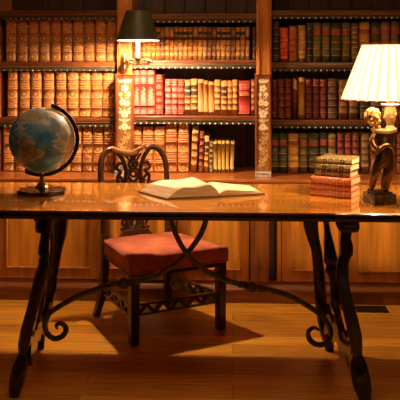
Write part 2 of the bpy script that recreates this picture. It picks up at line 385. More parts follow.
# ------------------------------------------------------------------ books
ORD = ['first', 'second', 'third', 'fourth', 'fifth', 'sixth', 'seventh', 'eighth', 'ninth', 'tenth', 'eleventh', 'twelfth', 'thirteenth', 'fourteenth', 'fifteenth', 'sixteenth', 'seventeenth', 'eighteenth', 'nineteenth', 'twentieth', 'twenty-first', 'twenty-second', 'twenty-third', 'twenty-fourth', 'twenty-fifth', 'twenty-sixth', 'twenty-seventh', 'twenty-eighth', 'twenty-ninth', 'thirtieth']
def segs_for(style, h, rnd):
    """list of (z0, z1, material slot, bulge). slots: 0 leather 1 page 2 gold 3 dark 4 label"""
    S = []
    def rib(z, t=.0035, m=0, b=.0016): S.append((z - t / 2, z + t / 2, m, b))
    if style == 'folio':
        for k in range(1, 5): rib(h * k / 5, .004, 3, .0012)
        for c in (1, 3):
            for q in (.22, .44, .56, .80): rib(h * (c + q) / 5, .0013, 3, .0002)
        rib(.006, .003, 3, .0002); rib(h - .006, .003, 3, .0002)
    elif style == 'small':
        S.append((h * .60, h * .70, 3 if rnd.random() > .15 else 4, .0003)); S.append((h * .76, h * .86, 3 if rnd.random() > .35 else 0, .0003))
        for k in (.12, .28, .44, .73, .92): rib(h * k, .0022, 3, .0006)
    elif style == 'gilt':
        for k in range(1, 6): rib(h * k / 6, .0024, 2, .0006)
        for k in (.04, .10, .90, .96): rib(h * k, .0014, 2, .0002)
    elif style == 'setgold':   # tall volumes with a gilt arabesque and lines
        rib(h * .22, .0022, 2, .0006); rib(h * .70, .0022, 2, .0006); rib(h * .74, .0014, 2, .0004); rib(h * .90, .0018, 2, .0004); rib(.01, .002, 2, .0003)
    elif style == 'calf':
        for k in range(1, 6): rib(h * k / 6, .0026, 3, .001)
    elif style == 'calflabel':
        for k in (1, 2, 3): rib(h * k / 6, .0026, 3, .001)
        S.append((h * .56, h * .67, 3, .0003)); S.append((h * .74, h * .84, 3, .0003))
    elif style == 'redlabel':
        for k in (1, 2, 3, 5.4): rib(h * k / 6, .0026, 2 if k != 5.4 else 0, .0008)
        S.append((h * .71, h * .82, 4, .0004)); rib(h * .705, .0014, 2, .0005); rib(h * .825, .0014, 2, .0005)
    elif style == 'bright':
        for k in range(1, 8): rib(h * k / 8, .005, 2, .0012)
    elif style == 'cloth':
        rib(h * .88, .0035, 2, .0002); rib(h * .82, .0035, 2, .0002); rib(h * .76, .002, 2, .0002); rib(h * .62, .0035, 2, .0002); rib(h * .58, .0025, 2, .0002); rib(.012, .002, 2, .0002)
    elif style == 'blocked':
        rib(h * .63, .003, 2, .0002); rib(h * .60, .002, 3, .0002)
        for q in (.1, .2, .3, .4, .72, .8, .88): rib(h * q, .0018, 3, .0002)
    elif style == 'plain':
        rib(h * .9, .002, 3, .0004); rib(h * .1, .002, 3, .0004)
    return sorted(S)
def book_bm(w, h, d, style, rnd, flat=False, pageslot=1):
    bm = bmesh.new(); S = segs_for(style, h, rnd); lv = [(0, 0, 0)]
    z = 0; spans = []
    for (a, b, m, bl) in S:
        a = max(a, z + .0004)
        if b <= a: continue
        spans.append((z, a, 0, 0)); spans.append((a, b, m, bl)); z = b
    spans.append((z, h, 0, 0))
    rd = min(w * .30, .015)
    def ring(z, bl):
        out = [bm.verts.new((w / 2, d, z)), bm.verts.new((w / 2 - .0006, max(.012, rd) + .004, z))]
        for k in range(7):
            t = k / 6; a = math.pi * t; x = math.cos(a) * (w / 2 - .0006); y = max(.012, rd) - math.sin(a) ** .75 * (rd if not flat else .002) - bl * (1 if 0 < k < 6 else .3)
            out.append(bm.verts.new((x, y, z)))
        out += [bm.verts.new((-w / 2 + .0006, max(.012, rd) + .004, z)), bm.verts.new((-w / 2, d, z))]; return out
    first = last = None
    for (a, b, m, bl) in spans:
        r0, r1 = ring(a, bl), ring(b, bl)
        if first is None: first = r0
        n = len(r0)
        for k in range(n):
            f = bm.faces.new((r0[k], r0[(k + 1) % n], r1[(k + 1) % n], r1[k])); f.material_index = m if 0 < k < n - 2 else (0 if k < n - 1 else 1)
            f.smooth = (bl == 0)
        if last is not None:
            for k in range(n): bm.faces.new((last[k], last[(k + 1) % n], r0[(k + 1) % n], r0[k])).material_index = m or 0
        last = r1
    for rg, s in ((first, 1), (last, -1)):
        f = bm.faces.new(rg); f.normal_update()
        r = bmesh.ops.inset_individual(bm, faces=[f], thickness=min(.003, w * .12)); f.material_index = 1
        for v in f.verts: v.co.z += .004 * s
    yf = max(.012, rd) - rd
    if style == 'folio':
        for c in (0, 2, 4):
            cz = h * (c + .5) / 5; ro, ri = min(w * .27, .017), min(w * .19, .0125)
            for k in range(14):
                a0, a1 = 2 * math.pi * k / 14, 2 * math.pi * (k + 1) / 14
                q = [(ro, a0), (ro, a1), (ri, a1), (ri, a0)]
                def yy(x): return max(.012, rd) - (max(0, 1 - (x / (w / 2)) ** 2)) ** .375 * rd - .0008
                bm.faces.new([bm.verts.new((r_ * math.cos(t), yy(r_ * math.cos(t)), cz + r_ * math.sin(t))) for r_, t in q]).material_index = 3
            for s in (-1, 1):
                for s2 in (-1, 1):
                    x, zz = s * w * .30, cz + s2 * h * .075
                    bm.faces.new([bm.verts.new((x + dx, yy(x + dx), zz + dz)) for dx, dz in ((-.003, 0), (0, -.003), (.003, 0), (0, .003))]).material_index = 3
            ball(bm, (0, yf - .0004, cz), .004, 1, .2, 1, seg=8, mi=2)
    if style == 'setgold':   # slanting gilt arabesque
        for k in range(7):
            zz = h * (.34 + .045 * k); x = (k - 3) * w * .03 + (w * .12 if k % 2 else -w * .10)
            ball(bm, (x, yf - .0002, zz), w * (.16 if k not in (0, 6) else .09), 1, .10, .8, seg=8, mi=2)
    if style == 'cream':
        for k in range(8):
            ball(bm, ((-1) ** k * w * .14, yf + .0004, h * (.74 + .03 * k)), w * .22, 1, .2, .8, seg=8, mi=2)
    return bm
def mats_for(col, style):
    lab = M_rlabel if style in ('redlabel', 'small') else M_dlabel
    g = M_gold if col not in ('maroon', 'wine', 'red', 'rose') else mat('faded_gilt', (.52, .25, .10), .42, .2)
    if style == 'cream': g = mat('cream_blocking', (.72, .52, .30), .5)
    if style == 'setgold': g = mat('bright_gilt', (.70, .42, .17), .4, .2)
    dk = M_stamp if style in ('folio', 'calf', 'small') and style != 'small' else M_dlabel
    if style == 'blocked': dk = mat('dark_red_tooling', (.33, .03, .015), .5)
    return [leather(col), M_pageedge, g, dk, lab]
CD = {'tan': 'tan leather', 'tan2': 'light brown leather', 'calf': 'pale calf', 'brown': 'mid brown leather', 'dkbrown': 'dark brown leather', 'rose': 'rose red gilt', 'red': 'red leather',
      'brightred': 'bright vermilion', 'crimson': 'crimson cloth', 'orange': 'orange brown leather', 'maroon': 'maroon leather', 'wine': 'wine red', 'olive': 'olive leather', 'green': 'dark green leather',
      'dkgreen': 'blackish green leather', 'amber': 'amber brown leather', 'yellow': 'yellow olive', 'black': 'black leather', 'mottled': 'mottled brown leather'}
SD = {'folio': 'folio with stamped rosettes', 'small': 'small volume with title labels', 'gilt': 'volume with gilt bands', 'setgold': 'tall volume with gilt arabesque', 'calf': 'volume with raised bands',
      'calflabel': 'volume with dark title labels', 'redlabel': 'volume with red title label', 'bright': 'volume with bright gilt bands', 'cloth': 'wide book with gilt title', 'blocked': 'volume with stamped spine',
      'plain': 'plain-backed volume', 'cream': 'volume with cream ornament at head'}
def row(rows, bottom, where, group, yoff=0):
    n = 0
    for i, (x0, x1, top, col, style, *lean) in enumerate(rows):
        Yb = YB + (random.random() - .5) * .008 + yoff
        p0 = PY(x0, bottom, Yb); p1 = PY(x1, bottom, Yb); ba, bb = [BAYX[k] for k in BAYX if k in (where.replace('middle shelf', 'center').split() if 'middle shelf' in where else where.split())][0]
        p0.x = max(p0.x, ba + .001); p1.x = min(p1.x, bb - .001); w = (p1.x - p0.x) * .965; zbase = SHZ[where]
        h = PY((x0 + x1) / 2, top, Yb).z - zbase
        rnd = random.Random(i * 31 + len(where)); d = .235 if style == 'folio' else .15 + rnd.random() * .03
        bm = book_bm(w, h, d, style, rnd)
        o = obj('book', bm, mats_for(col, style), loc=((p0.x + p1.x) / 2, Yb, zbase + .0008))
        if lean:
            o.rotation_euler[1] = R(lean[0]); o.location.z += abs(math.sin(R(lean[0]))) * w / 2
        tag(o, f'{CD[col]} {SD[style]}, {ORD[i]} from left on {where}', 'book', group)
BAYX = {'left': (xb(-4, 4.46), xb(117, 4.46)), 'center': (xb(132, 4.46), xb(256.5, 4.46)), 'right': (xb(271.5, 4.46), xb(420, 4.46))}
SHZ = {'the upper left shelf': zrow(61.7, 60), 'the middle left shelf': zrow(117.8, 60), 'the lowest left shelf': LEDGE,
       'the upper middle shelf': zrow(60.2), 'the centre middle shelf': zrow(116), 'the lowest middle shelf': LEDGE,
       'the upper right shelf': zrow(62.4, 335), 'the centre right shelf': zrow(120, 335), 'the lowest right shelf': LEDGE}
fol = lambda xs, top, cols: [(a, b, top, c, 'folio') for (a, b), c in zip(xs, cols)]
cyc = ['tan', 'tan2', 'tan', 'tan', 'tan2', 'tan', 'tan', 'tan2', 'tan', 'tan', 'tan2']
def run(x0, pitch, n, gap=.5): return [(x0 + k * pitch, x0 + (k + 1) * pitch - gap) for k in range(n)]
row(fol(run(5.0, 11.2, 10, .3), 14.8, cyc), 61.7, 'the upper left shelf', 'tan folios on the upper left shelf')
row(fol(run(6.7, 11.75, 9, .7) + [(112.0 - .4, 117.4)], 71.3, cyc), 117.8, 'the middle left shelf', 'tan folios on the middle left shelf') if 0 else \
row(fol(run(6.7, 12.0, 9, .7)[:0] + [(6.8, 17.0), (18.5, 29.3), (30.2, 41.0), (42.6, 54.0), (55.2, 66.0), (66.8, 78.2), (78.6, 90.0), (90.4, 102.0), (102.4, 115.2)], 71.0, cyc), 117.8, 'the middle left shelf', 'tan folios on the middle left shelf')
row(fol([(2.6, 13.4), (14.6, 25.4), (26, 36.8), (37.4, 48.2), (48.8, 59.6), (60.2, 70.6), (70.8, 81.2), (81.8, 92), (92.4, 103), (103.6, 115)], 125.8, cyc), 171.5, 'the lowest left shelf', 'tan folios on the lowest left shelf')
sm = []
x = 132.6; rr = random.Random(3)
while x < 251.5:
    w = 4.1 + rr.random() * 1.1; sm.append((x, min(x + w, 252.2), 26.6 + rr.random() * .7, rr.choice(['tan', 'tan2', 'calf', 'tan', 'brown', 'amber']), 'small')); x += w + .05
sm = [s for s in sm if s[1] - s[0] > 2.5]; sm.append((252.6, 255.6, 26.8, 'dkbrown', 'gilt'))
row(sm, 60.2, 'the upper middle shelf', 'small volumes on the upper middle shelf')
row([(132.6, 139.4, 70, 'rose', 'setgold'), (139.5, 146.7, 70, 'rose', 'setgold'), (146.8, 154.4, 70, 'rose', 'setgold'), (155.4, 162.6, 75, 'red', 'gilt'),
     (164.8, 171.2, 79.4, 'rose', 'gilt'), (171.3, 177.3, 79.4, 'rose', 'gilt'), (177.6, 184, 79.4, 'red', 'gilt'),
     (184.4, 190.6, 80, 'calf', 'calflabel'), (190.9, 197.4, 79, 'tan', 'calflabel'), (197.7, 203.3, 79.5, 'calf', 'plain'), (203.5, 208.1, 81, 'tan2', 'plain'), (208.4, 213.9, 82, 'tan', 'plain'), (214.3, 220.6, 80, 'tan', 'calf'),
     (221, 227.2, 81, 'tan', 'calflabel'), (227.5, 232.2, 81, 'tan2', 'calf'), (232.5, 237.6, 80, 'tan', 'calf'), (238.2, 250.2, 81, 'crimson', 'cloth'), (251.2, 255, 80, 'brown', 'calf')],
    116, 'the centre middle shelf', 'books on the centre middle shelf')
row([(130.8, 141.6, 126, 'tan', 'folio'), (142.3, 153.6, 126, 'tan2', 'folio'), (154, 164.6, 126, 'tan', 'folio'), (165.2, 177.2, 121.8, 'tan2', 'folio'), (177.7, 189, 122.3, 'tan', 'folio'),
     (190.4, 196.6, 125.8, 'tan', 'calf', 2.4), (198.3, 203.0, 131.2, 'maroon', 'gilt', 2), (203.9, 208.4, 136, 'amber', 'calflabel', 1),
     (209.2, 213.1, 141.5, 'olive', 'gilt'), (213.3, 217.2, 141.5, 'yellow', 'plain'), (217.4, 221.3, 141.2, 'yellow', 'plain'), (221.5, 225.2, 141.2, 'yellow', 'plain'), (225.5, 229, 141.2, 'yellow', 'plain', 1), (229.8, 233.6, 141.6, 'yellow', 'plain', 2)],
    172.5, 'the lowest middle shelf', 'books on the lowest middle shelf')
row([(272.4, 279.6, 21, 'black', 'gilt'), (280.2, 288.4, 27.7, 'brightred', 'blocked'), (289, 297.4, 26, 'orange', 'gilt'), (298.2, 306, 25.3, 'amber', 'bright'), (306.6, 312.4, 21.5, 'black', 'gilt'),
     (313, 321.4, 22, 'olive', 'redlabel'), (322, 330.6, 22.4, 'olive', 'redlabel'), (331, 341.4, 23, 'green', 'redlabel'), (342, 351, 22.6, 'olive', 'redlabel'), (351.6, 358.6, 23, 'olive', 'bright'),
     (359.4, 370.4, 22, 'amber', 'redlabel'), (371.4, 380.6, 22.2, 'green', 'redlabel'), (381, 390.6, 21.6, 'brown', 'redlabel'), (391, 400, 21.4, 'olive', 'redlabel'), (400.5, 409, 22, 'green', 'redlabel')],
    62.4, 'the upper right shelf', 'books on the upper right shelf')
row([(272, 277.6, 79, 'maroon', 'gilt'), (278, 284.6, 79, 'maroon', 'gilt'), (285, 291.8, 78.8, 'maroon', 'gilt'), (292.3, 298, 78, 'wine', 'cream'), (298.5, 305, 77.6, 'amber', 'plain'),
     (305.5, 312.4, 79, 'maroon', 'gilt'), (313, 319.6, 79, 'maroon', 'gilt'), (320, 327, 79, 'maroon', 'gilt'), (327.6, 338, 78.4, 'dkbrown', 'gilt'), (338.8, 348.4, 80, 'brown', 'calf'),
     (349, 359, 80, 'mottled', 'calf'), (359.6, 370.5, 80, 'dkgreen', 'gilt'), (371, 381, 80, 'mottled', 'calf'), (382, 392, 80, 'brown', 'gilt'), (392.6, 402, 80, 'mottled', 'gilt'), (402.6, 412, 80, 'brown', 'calf')],
    120, 'the centre right shelf', 'books on the centre right shelf')
row([(271.6, 278.6, 134, 'green', 'redlabel'), (279, 287.6, 134, 'green', 'redlabel'), (288.2, 299, 134, 'amber', 'redlabel'), (299.6, 307.6, 134.2, 'olive', 'redlabel'), (308, 319.2, 134, 'green', 'redlabel'),
     (319.8, 327.8, 133.4, 'dkgreen', 'redlabel'), (328.4, 336.6, 134, 'olive', 'redlabel'), (337.4, 344, 133, 'maroon', 'gilt'), (344.8, 351.8, 133, 'maroon', 'gilt'), (352.4, 359.6, 133, 'maroon', 'gilt'),
     (361, 369.6, 133.6, 'mottled', 'calf'), (370.4, 378.6, 134, 'maroon', 'gilt'), (379.4, 387, 134, 'dkbrown', 'gilt'), (388, 396, 134, 'brown', 'calf'), (396.6, 405, 134, 'maroon', 'gilt')],
    173, 'the lowest right shelf', 'books on the lowest right shelf')

# ------------------------------------------------------------------ desk
DZ = .76; DF, DB = 3.112, 3.825; DX0, DX1 = -1.32, 1.22
desk = thing('trestle_desk', 'long polished walnut trestle desk with black scrolled legs and crossed iron stretchers', 'desk', (-.05, 3.47, 0))
rd_ = rel(desk)
def dpart(name, bm, m, smooth=False, parent=None, label=None):
    for v in bm.verts: v.co = rd_(v.co)
    return obj(name, bm, m, parent or desk, smooth, label=label)
bm = bmesh.new(); box(bm, DX0, DX1, DF + .006, DB - .006, DZ - .022, DZ, bev=.003)
dpart('tabletop', bm, M_desk)
def edge_prof(y, s): return [(y + s * .004, DZ - .001), (y - s * .003, DZ - .005), (y - s * .005, DZ - .011), (y - s * .001, DZ - .015), (y + s * .002, DZ - .018), (y + s * .001, DZ - .022), (y + s * .006, DZ - .029), (y + s * .008, DZ - .037), (y + s * .05, DZ - .037), (y + s * .05, DZ - .0225), (y + s * .0055, DZ - .0225), (y + s * .0055, DZ - .001)]
bm = bmesh.new(); extr_x(bm, edge_prof(DF, 1), DX0 - .004, DX1 + .004); extr_x(bm, edge_prof(DB, -1), DX0 - .004, DX1 + .004)
for s, x in ((1, DX0), (-1, DX1)): box(bm, min(x, x - s * .008), max(x, x - s * .008), DF, DB, DZ - .037, DZ - .001, bev=.003)
dpart('edge_molding', bm, M_black, label='dark moulded edge')
def leg_from(rows_, d0, d1, hy=.028, zend=0.0, top=.722):
    secs = []; n = len(rows_); wm = sum(r[2] - r[1] for r in rows_) / n
    for i, (py, xl, xr) in enumerate(rows_):
        if i > 2: xm = (xl + xr) / 2; k = 1 + 1.1 * ((xr - xl) / wm - 1); xl, xr = xm - wm * k / 2, xm + wm * k / 2
        d = d0 + (d1 - d0) * (i / (n - 1)) ; p = PD((xl + xr) / 2, py, d); hx = (xr - xl) / 2 / FPX * d
        if i == n - 1: p.z = zend
        if i == 0: p.z = top
        secs.append((p, hx * .95, hy * (1 + 1.8 * ((xr - xl) / wm - 1))))
    return secs
def legpart(rows_, d0, d1, hy=.028):
    bm = bmesh.new(); loft(bm, leg_from(rows_, d0, d1, hy), ch=.45)
    return dpart('leg', bm, M_black, smooth='auto')
legpart([(215, 37, 54), (226, 36, 53), (231, 37, 53), (233, 41, 51), (240, 40, 50), (249, 38.5, 50), (254, 38.5, 50), (257, 40.5, 49.5), (266, 38, 49), (275, 35, 47.5), (290, 31.5, 43.5), (310, 26.5, 38.5), (330, 21, 34), (343, 18.5, 31), (352, 18.5, 28), (358, 16.5, 27), (365, 13.5, 27), (375, 11, 26), (387, 9.5, 23), (396, 9.5, 20)], 3.21, 3.12, .027)
legpart([(215, 336, 358), (226, 336, 359), (230, 338, 358), (232, 341, 352), (238, 340, 351), (245, 340, 353), (254, 340, 353), (258, 338, 350), (266, 336, 348), (277, 335.5, 348), (290, 338, 350.5), (305, 341, 354.5), (320, 344.5, 358.5), (335, 348, 362), (346, 350.5, 362.5), (354, 352, 362.5), (361, 349.5, 366), (373, 350, 369), (387, 353, 371), (400, 358.5, 371)], 3.20, 3.085, .027)
legpart([(215, 54, 69), (226, 54, 67.5), (236, 53.5, 66), (250, 51, 62), (270, 48, 58.5), (290, 46, 56), (305, 43, 53), (320, 39, 49.5), (332, 37.5, 46.5), (340, 37, 45), (348, 37, 44.5)], 3.60, 3.62, .025)
legpart([(215, 302, 318), (226, 303, 318), (236, 306, 319), (250, 311, 322), (270, 313, 324.5), (290, 314, 326), (305, 315, 327.5), (320, 317, 328.5), (335, 320.5, 332.5), (343, 323, 334), (352, 325, 334)], 3.62, 3.60, .025)
def slab_between(pa, pb, prof, th):   # prof: (t along a-b, z offset) closed, slab thickness th
    pa, pb = Vector(pa), Vector(pb); dr = (pb - pa); n = Vector((dr.y, -dr.x, 0)).normalized() * th / 2
    return [pa + dr * t + Vector((0, 0, z)) - n for t, z in prof], n * 2
for side in (0, 1):
    ft, rt = (PD(45, 226, 3.24), PD(60.5, 226, 3.57)) if side == 0 else (PD(346, 226, 3.23), PD(311, 226, 3.60))
    ft.z = rt.z = .722
    prof = [(-.02, 0), (1.02, 0), (1.02, -.04), (.86, -.05), (.78, -.03), (.66, -.045), (.5, -.028), (.34, -.045), (.22, -.03), (.14, -.05), (-.02, -.04)]
    pts, n = slab_between(ft, rt, prof, .036)
    bm = bmesh.new(); prism(bm, pts, n); dpart('upper_rail', bm, M_black)
    bm = bmesh.new()       # stepped block where the front leg meets the top
    box(bm, ft.x - .040, ft.x + .040, ft.y - .034, ft.y + .034, .700, .7225, bev=.003); box(bm, ft.x - .034, ft.x + .034, ft.y - .040, ft.y + .030, .672, .700, bev=.006)
    dpart('leg_capital', bm, M_black)
    fb, rb2 = (PD(27, 338, 3.16), PD(42, 330, 3.60)) if side == 0 else (PD(355, 338, 3.15), PD(325, 328, 3.60))
    fb.z = rb2.z = .14
    prof = [(0, .0), (.05, .09), (.15, .06), (.28, .075), (.4, .05), (.5, .085), (.6, .05), (.72, .075), (.85, .06), (.95, .09), (1, 0), (.9, -.05), (.74, -.015), (.6, -.03), (.5, .0), (.4, -.03), (.26, -.015), (.1, -.05)]
    pts, n = slab_between(fb, rb2, prof, .032)
    bm = bmesh.new(); prism(bm, pts, n); dpart('lower_rail', bm, M_black)
    # turned spindle between upper and lower rail
    ta = (ft + rt) / 2; tb = (fb + rb2) / 2
    ta = PD(53.5, 222, 3.40) if side == 0 else PD(325, 222, 3.42); ta.z = .695
    tb = (fb + rb2) / 2; tb.z = .205
    ax = (tb - ta); L = ax.length; q = Vector((0, 0, 1)).rotation_difference(ax.normalized()).to_matrix().to_4x4()
    pr = [(.016, 0), (.018, .03), (.011, .045), (.013, .08), (.016, .14), (.020, .19), (.023, .215), (.017, .235), (.022, .25), (.022, .26), (.015, .275), (.012, .31), (.015, .36), (.020, .41), (.022, .43), (.014, .45), (.018, L - .02), (.016, L)]
    bm = bmesh.new(); lathe(bm, [(r_ * (1.45 if .1 < z_ < L - .08 else 1.1), z_) for r_, z_ in pr], 16, ta, M=q); dpart('turned_spindle', bm, M_black, smooth='auto')
    bm = bmesh.new(); gp = PD(341, 308, 3.30) if side == 1 else PD(50, 306, 3.34)
    for k in range(5): ball(bm, gp + Vector(((k % 2) * .006, 0, (k - 2) * .006)), .007 - abs(k - 2) * .0015, seg=8)
    dpart('gilt_leaf_carving', bm, M_gilt, smooth=True, label='small gilded carving')
def rod(pts, d):
    P = [PD(x, y, d) for x, y in pts]; P[0].z = DZ - .036
    bm = bmesh.new(); n = len(P); tube(bm, P, [.0122] * (n - 3) + [.0105, .0085, .006], n=12, sub=6)
    return dpart('iron_stretcher', bm, M_iron, smooth=True)
A = [(170, 205), (171.5, 222), (177, 237), (186, 252), (201, 267), (220, 278), (246, 285.5), (270, 290), (289.5, 296), (308, 306), (322, 316), (329.5, 327), (330, 337), (323.5, 344), (315.5, 344), (309.5, 339), (308.5, 331.5), (314, 327.5), (319, 330)]
B = [(207, 205), (205.5, 222), (199, 237), (186.5, 254), (171.5, 267), (148, 279), (122.5, 283), (107, 286), (84, 293.5), (65, 303), (50, 313), (45, 323.5), (47, 333), (54.5, 338.5), (63, 335.5), (66, 328.5), (61.7, 323.2), (56.5, 325), (57.5, 329)]
for pts, d, kp, ka in ((A, 3.37, (251, 286.6), R(-12)), (B, 3.40, (124, 283), R(8))):
    r_ = rod(pts, d); c = PD(*kp, d); bm = bmesh.new()
    q = Matrix.Rotation(-ka, 4, 'Y') @ Matrix.Rotation(R(90), 4, 'Y')
    lathe(bm, [(.011, -.045), (.014, -.041), (.014, -.036), (.011, -.032), (.012, -.022), (.017, -.019), (.013, -.016), (.019, -.010), (.022, 0), (.019, .010), (.013, .016), (.017, .019), (.012, .022), (.011, .032), (.014, .036), (.014, .041), (.011, .045)], 16, c, M=q @ Matrix.Scale(1.25, 4))
    for v in bm.verts: v.co = rd_(v.co)
    obj('knop', bm, M_iron, r_, 'auto')

# ------------------------------------------------------------------ chair
FLc, FRc = Vector((-.322, 3.655)), Vector((.128, 3.885))
u = (FRc - FLc).normalized(); mid = (FLc + FRc) / 2; v_ = Vector((-.55, .83)).normalized()
ch = thing('side_chair', 'carved mahogany side chair with russet velvet seat pushed under the desk', 'chair', W(mid.x, mid.y) + Vector((0, 0, 0)), math.atan2(u.y, u.x) + TH)
uu = Vector((1, 0)); ang = math.atan2(u.y, u.x); cy_, sy_ = math.cos(-ang), math.sin(-ang)
vb = Vector((v_.x * cy_ - v_.y * sy_, v_.x * sy_ + v_.y * cy_))       # backwards direction in chair frame
SD_ = .445
def C(x, b, z): return Vector((x + vb.x * b, vb.y * b, z))            # b = distance towards the back
HWF, HWB = .240, .19
def cpart(name, bm, m, smooth=False, parent=None, label=None): return obj(name, bm, m, parent or ch, smooth, label=label)
for s in (-1, 1):
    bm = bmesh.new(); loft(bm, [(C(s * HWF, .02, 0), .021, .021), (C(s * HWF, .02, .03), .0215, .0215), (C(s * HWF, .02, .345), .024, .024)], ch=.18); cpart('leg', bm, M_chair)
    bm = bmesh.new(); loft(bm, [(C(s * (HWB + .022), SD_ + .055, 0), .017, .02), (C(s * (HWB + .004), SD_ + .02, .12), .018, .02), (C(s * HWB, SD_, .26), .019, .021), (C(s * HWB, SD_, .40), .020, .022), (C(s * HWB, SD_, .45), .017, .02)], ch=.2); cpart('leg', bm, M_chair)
# seat rail
bm = bmesh.new()
def quadslab(bm, hwf, hwb, b0, b1, z0, z1, mi=0):
    pts = [C(-hwf, b0, z0), C(hwf, b0, z0), C(hwb, b1, z0), C(-hwb, b1, z0)]
    return prism(bm, pts, (0, 0, z1 - z0), mi)
quadslab(bm, HWF + .012, HWB + .008, .004, SD_ - .012, .325, .352); cpart('seat_rail', bm, M_chair)
# upholstered seat, domed
bm = bmesh.new(); N = 14; top = {}; 
def se(t): return max(0.0, 1 - abs(t) ** 5) ** .5
grid = []
for j in range(N + 1):
    rw = []
    for i in range(N + 1):
        a = -1 + 2 * i / N; b = j / N; bb = 2 * b - 1
        hw = (HWF + .028) + (HWB + .012 - HWF - .028) * b
        z = .424 + .022 * math.cos(a * math.pi / 2) ** .5 * math.cos(bb * math.pi / 2) ** .5 if abs(a) < 1 and abs(bb) < 1 else .424
        z += .004 * noise.noise(Vector((a * 3, bb * 3, 1)))
        rw.append(bm.verts.new(C(a * hw, -.006 + b * (SD_ - .004), z)))
    grid.append(rw)
for j in range(N):
    for i in range(N): bm.faces.new((grid[j][i], grid[j][i + 1], grid[j + 1][i + 1], grid[j + 1][i])).smooth = True
per = [grid[0][i] for i in range(N)] + [grid[j][N] for j in range(N)] + [grid[N][i] for i in range(N, 0, -1)] + [grid[j][0] for j in range(N, 0, -1)]
cen = C(0, SD_ / 2, 0); prev = per
for off, z in ((1.008, .410), (1.007, .385), (1.0, .352), (.992, .346)):
    cur = [bm.verts.new(Vector((cen.x + (p.co.x - cen.x) * off, cen.y + (p.co.y - cen.y) * off, z))) for p in per]
    for k in range(len(per)):
        f = bm.faces.new((prev[k], prev[(k + 1) % len(per)], cur[(k + 1) % len(per)], cur[k])); f.smooth = True
    prev = cur
bm.faces.new(prev[::-1])
seat = cpart('seat', bm, M_seat, label='russet velvet upholstered seat')
bm = bmesh.new()
for k in range(27):
    t = -1 + 2 * k / 26; ball(bm, C(t * (HWF + .026), -.010, .356), .0035, seg=6)
for k in range(22):
    b = k / 21; hw = (HWF + .029) + (HWB + .012 - HWF - .028) * b
    for s in (-1, 1): ball(bm, C(s * hw, b * SD_ - .006, .356), .0035, seg=6)
cpart('nail_trim', bm, mat('dark_nailheads', (.10, .06, .03), .35, .8), smooth=True, parent=seat)
# pierced stretchers
def pierced(p0, p1, z, h=.058, th=.016, n=4):
    p0, p1 = Vector(p0), Vector(p1); dr = p1 - p0; L = dr.length; ang_ = math.atan2(dr.y, dr.x)
    M = Matrix.Translation((p0.x, p0.y, z)) @ Matrix.Rotation(ang_, 4, 'Z'); bm = bmesh.new()
    box(bm, 0, L, -th / 2, th / 2, h / 2 - .010, h / 2, M=M); box(bm, 0, L, -th / 2, th / 2, -h / 2, -h / 2 + .010, M=M)
    w = L / n
    for k in range(n):
        x0 = k * w
        for (a, b, c, d) in ((x0, -h / 2 + .006, x0 + w / 2, h / 2 - .006), (x0 + w / 2, h / 2 - .006, x0 + w, -h / 2 + .006)):
            dx, dz = c - a, d - b; l = math.hypot(dx, dz); nx, nz = -dz / l * .0095, dx / l * .0095
            prism(bm, [M @ Vector((a + nx, -th / 2 + .001, b + nz)), M @ Vector((c + nx, -th / 2 + .001, d + nz)), M @ Vector((c - nx, -th / 2 + .001, d - nz)), M @ Vector((a - nx, -th / 2 + .001, b - nz))], (M.to_3x3() @ Vector((0, th - .002, 0))))
    cpart('pierced_stretcher', bm, M_chair)
pierced(C(-HWF + .02, .02, 0), C(HWF - .02, .02, 0), .165, n=5)
for s in (-1, 1): pierced(C(s * HWF, .045, 0), C(s * (HWB + .004), SD_ + .0, 0), .155, n=4)
# chair back, drawn in the plane of the back (photo measurements)
def K(px, py, dy=0.0):
    x = (px - 136.5) / 166; z = 1.4 - (py - 57) / 182.5
    return C(x, SD_ + .012 + max(0, z - .45) * .06 + dy, z)
bm = bmesh.new()
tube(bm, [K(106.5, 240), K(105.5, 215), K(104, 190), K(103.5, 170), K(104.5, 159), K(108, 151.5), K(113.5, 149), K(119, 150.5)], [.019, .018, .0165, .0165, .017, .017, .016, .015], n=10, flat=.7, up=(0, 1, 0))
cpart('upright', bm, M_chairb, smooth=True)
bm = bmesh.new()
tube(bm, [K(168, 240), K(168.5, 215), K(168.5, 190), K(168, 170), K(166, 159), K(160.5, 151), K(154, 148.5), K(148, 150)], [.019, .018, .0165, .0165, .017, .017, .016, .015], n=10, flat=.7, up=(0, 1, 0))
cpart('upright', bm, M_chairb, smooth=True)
bm = bmesh.new()
tube(bm, [K(113.5, 147, -.006), K(119, 150, -.008), K(127, 153, -.010), K(135, 153, -.010), K(142, 149.5, -.008), K(147, 145.5, -.004)], [.010, .014, .017, .017, .014, .007], n=10, flat=.75, up=(0, 1, 0))
cpart('crest_rail', bm, M_crest, smooth=True, label='worn pale crest rail')
bm = bmesh.new(); T = lambda pts, r, dy=0: tube(bm, [K(x, y, dy) for x, y in pts], r * 1.15, n=8, sub=5, flat=.75, up=(0, 1, 0))
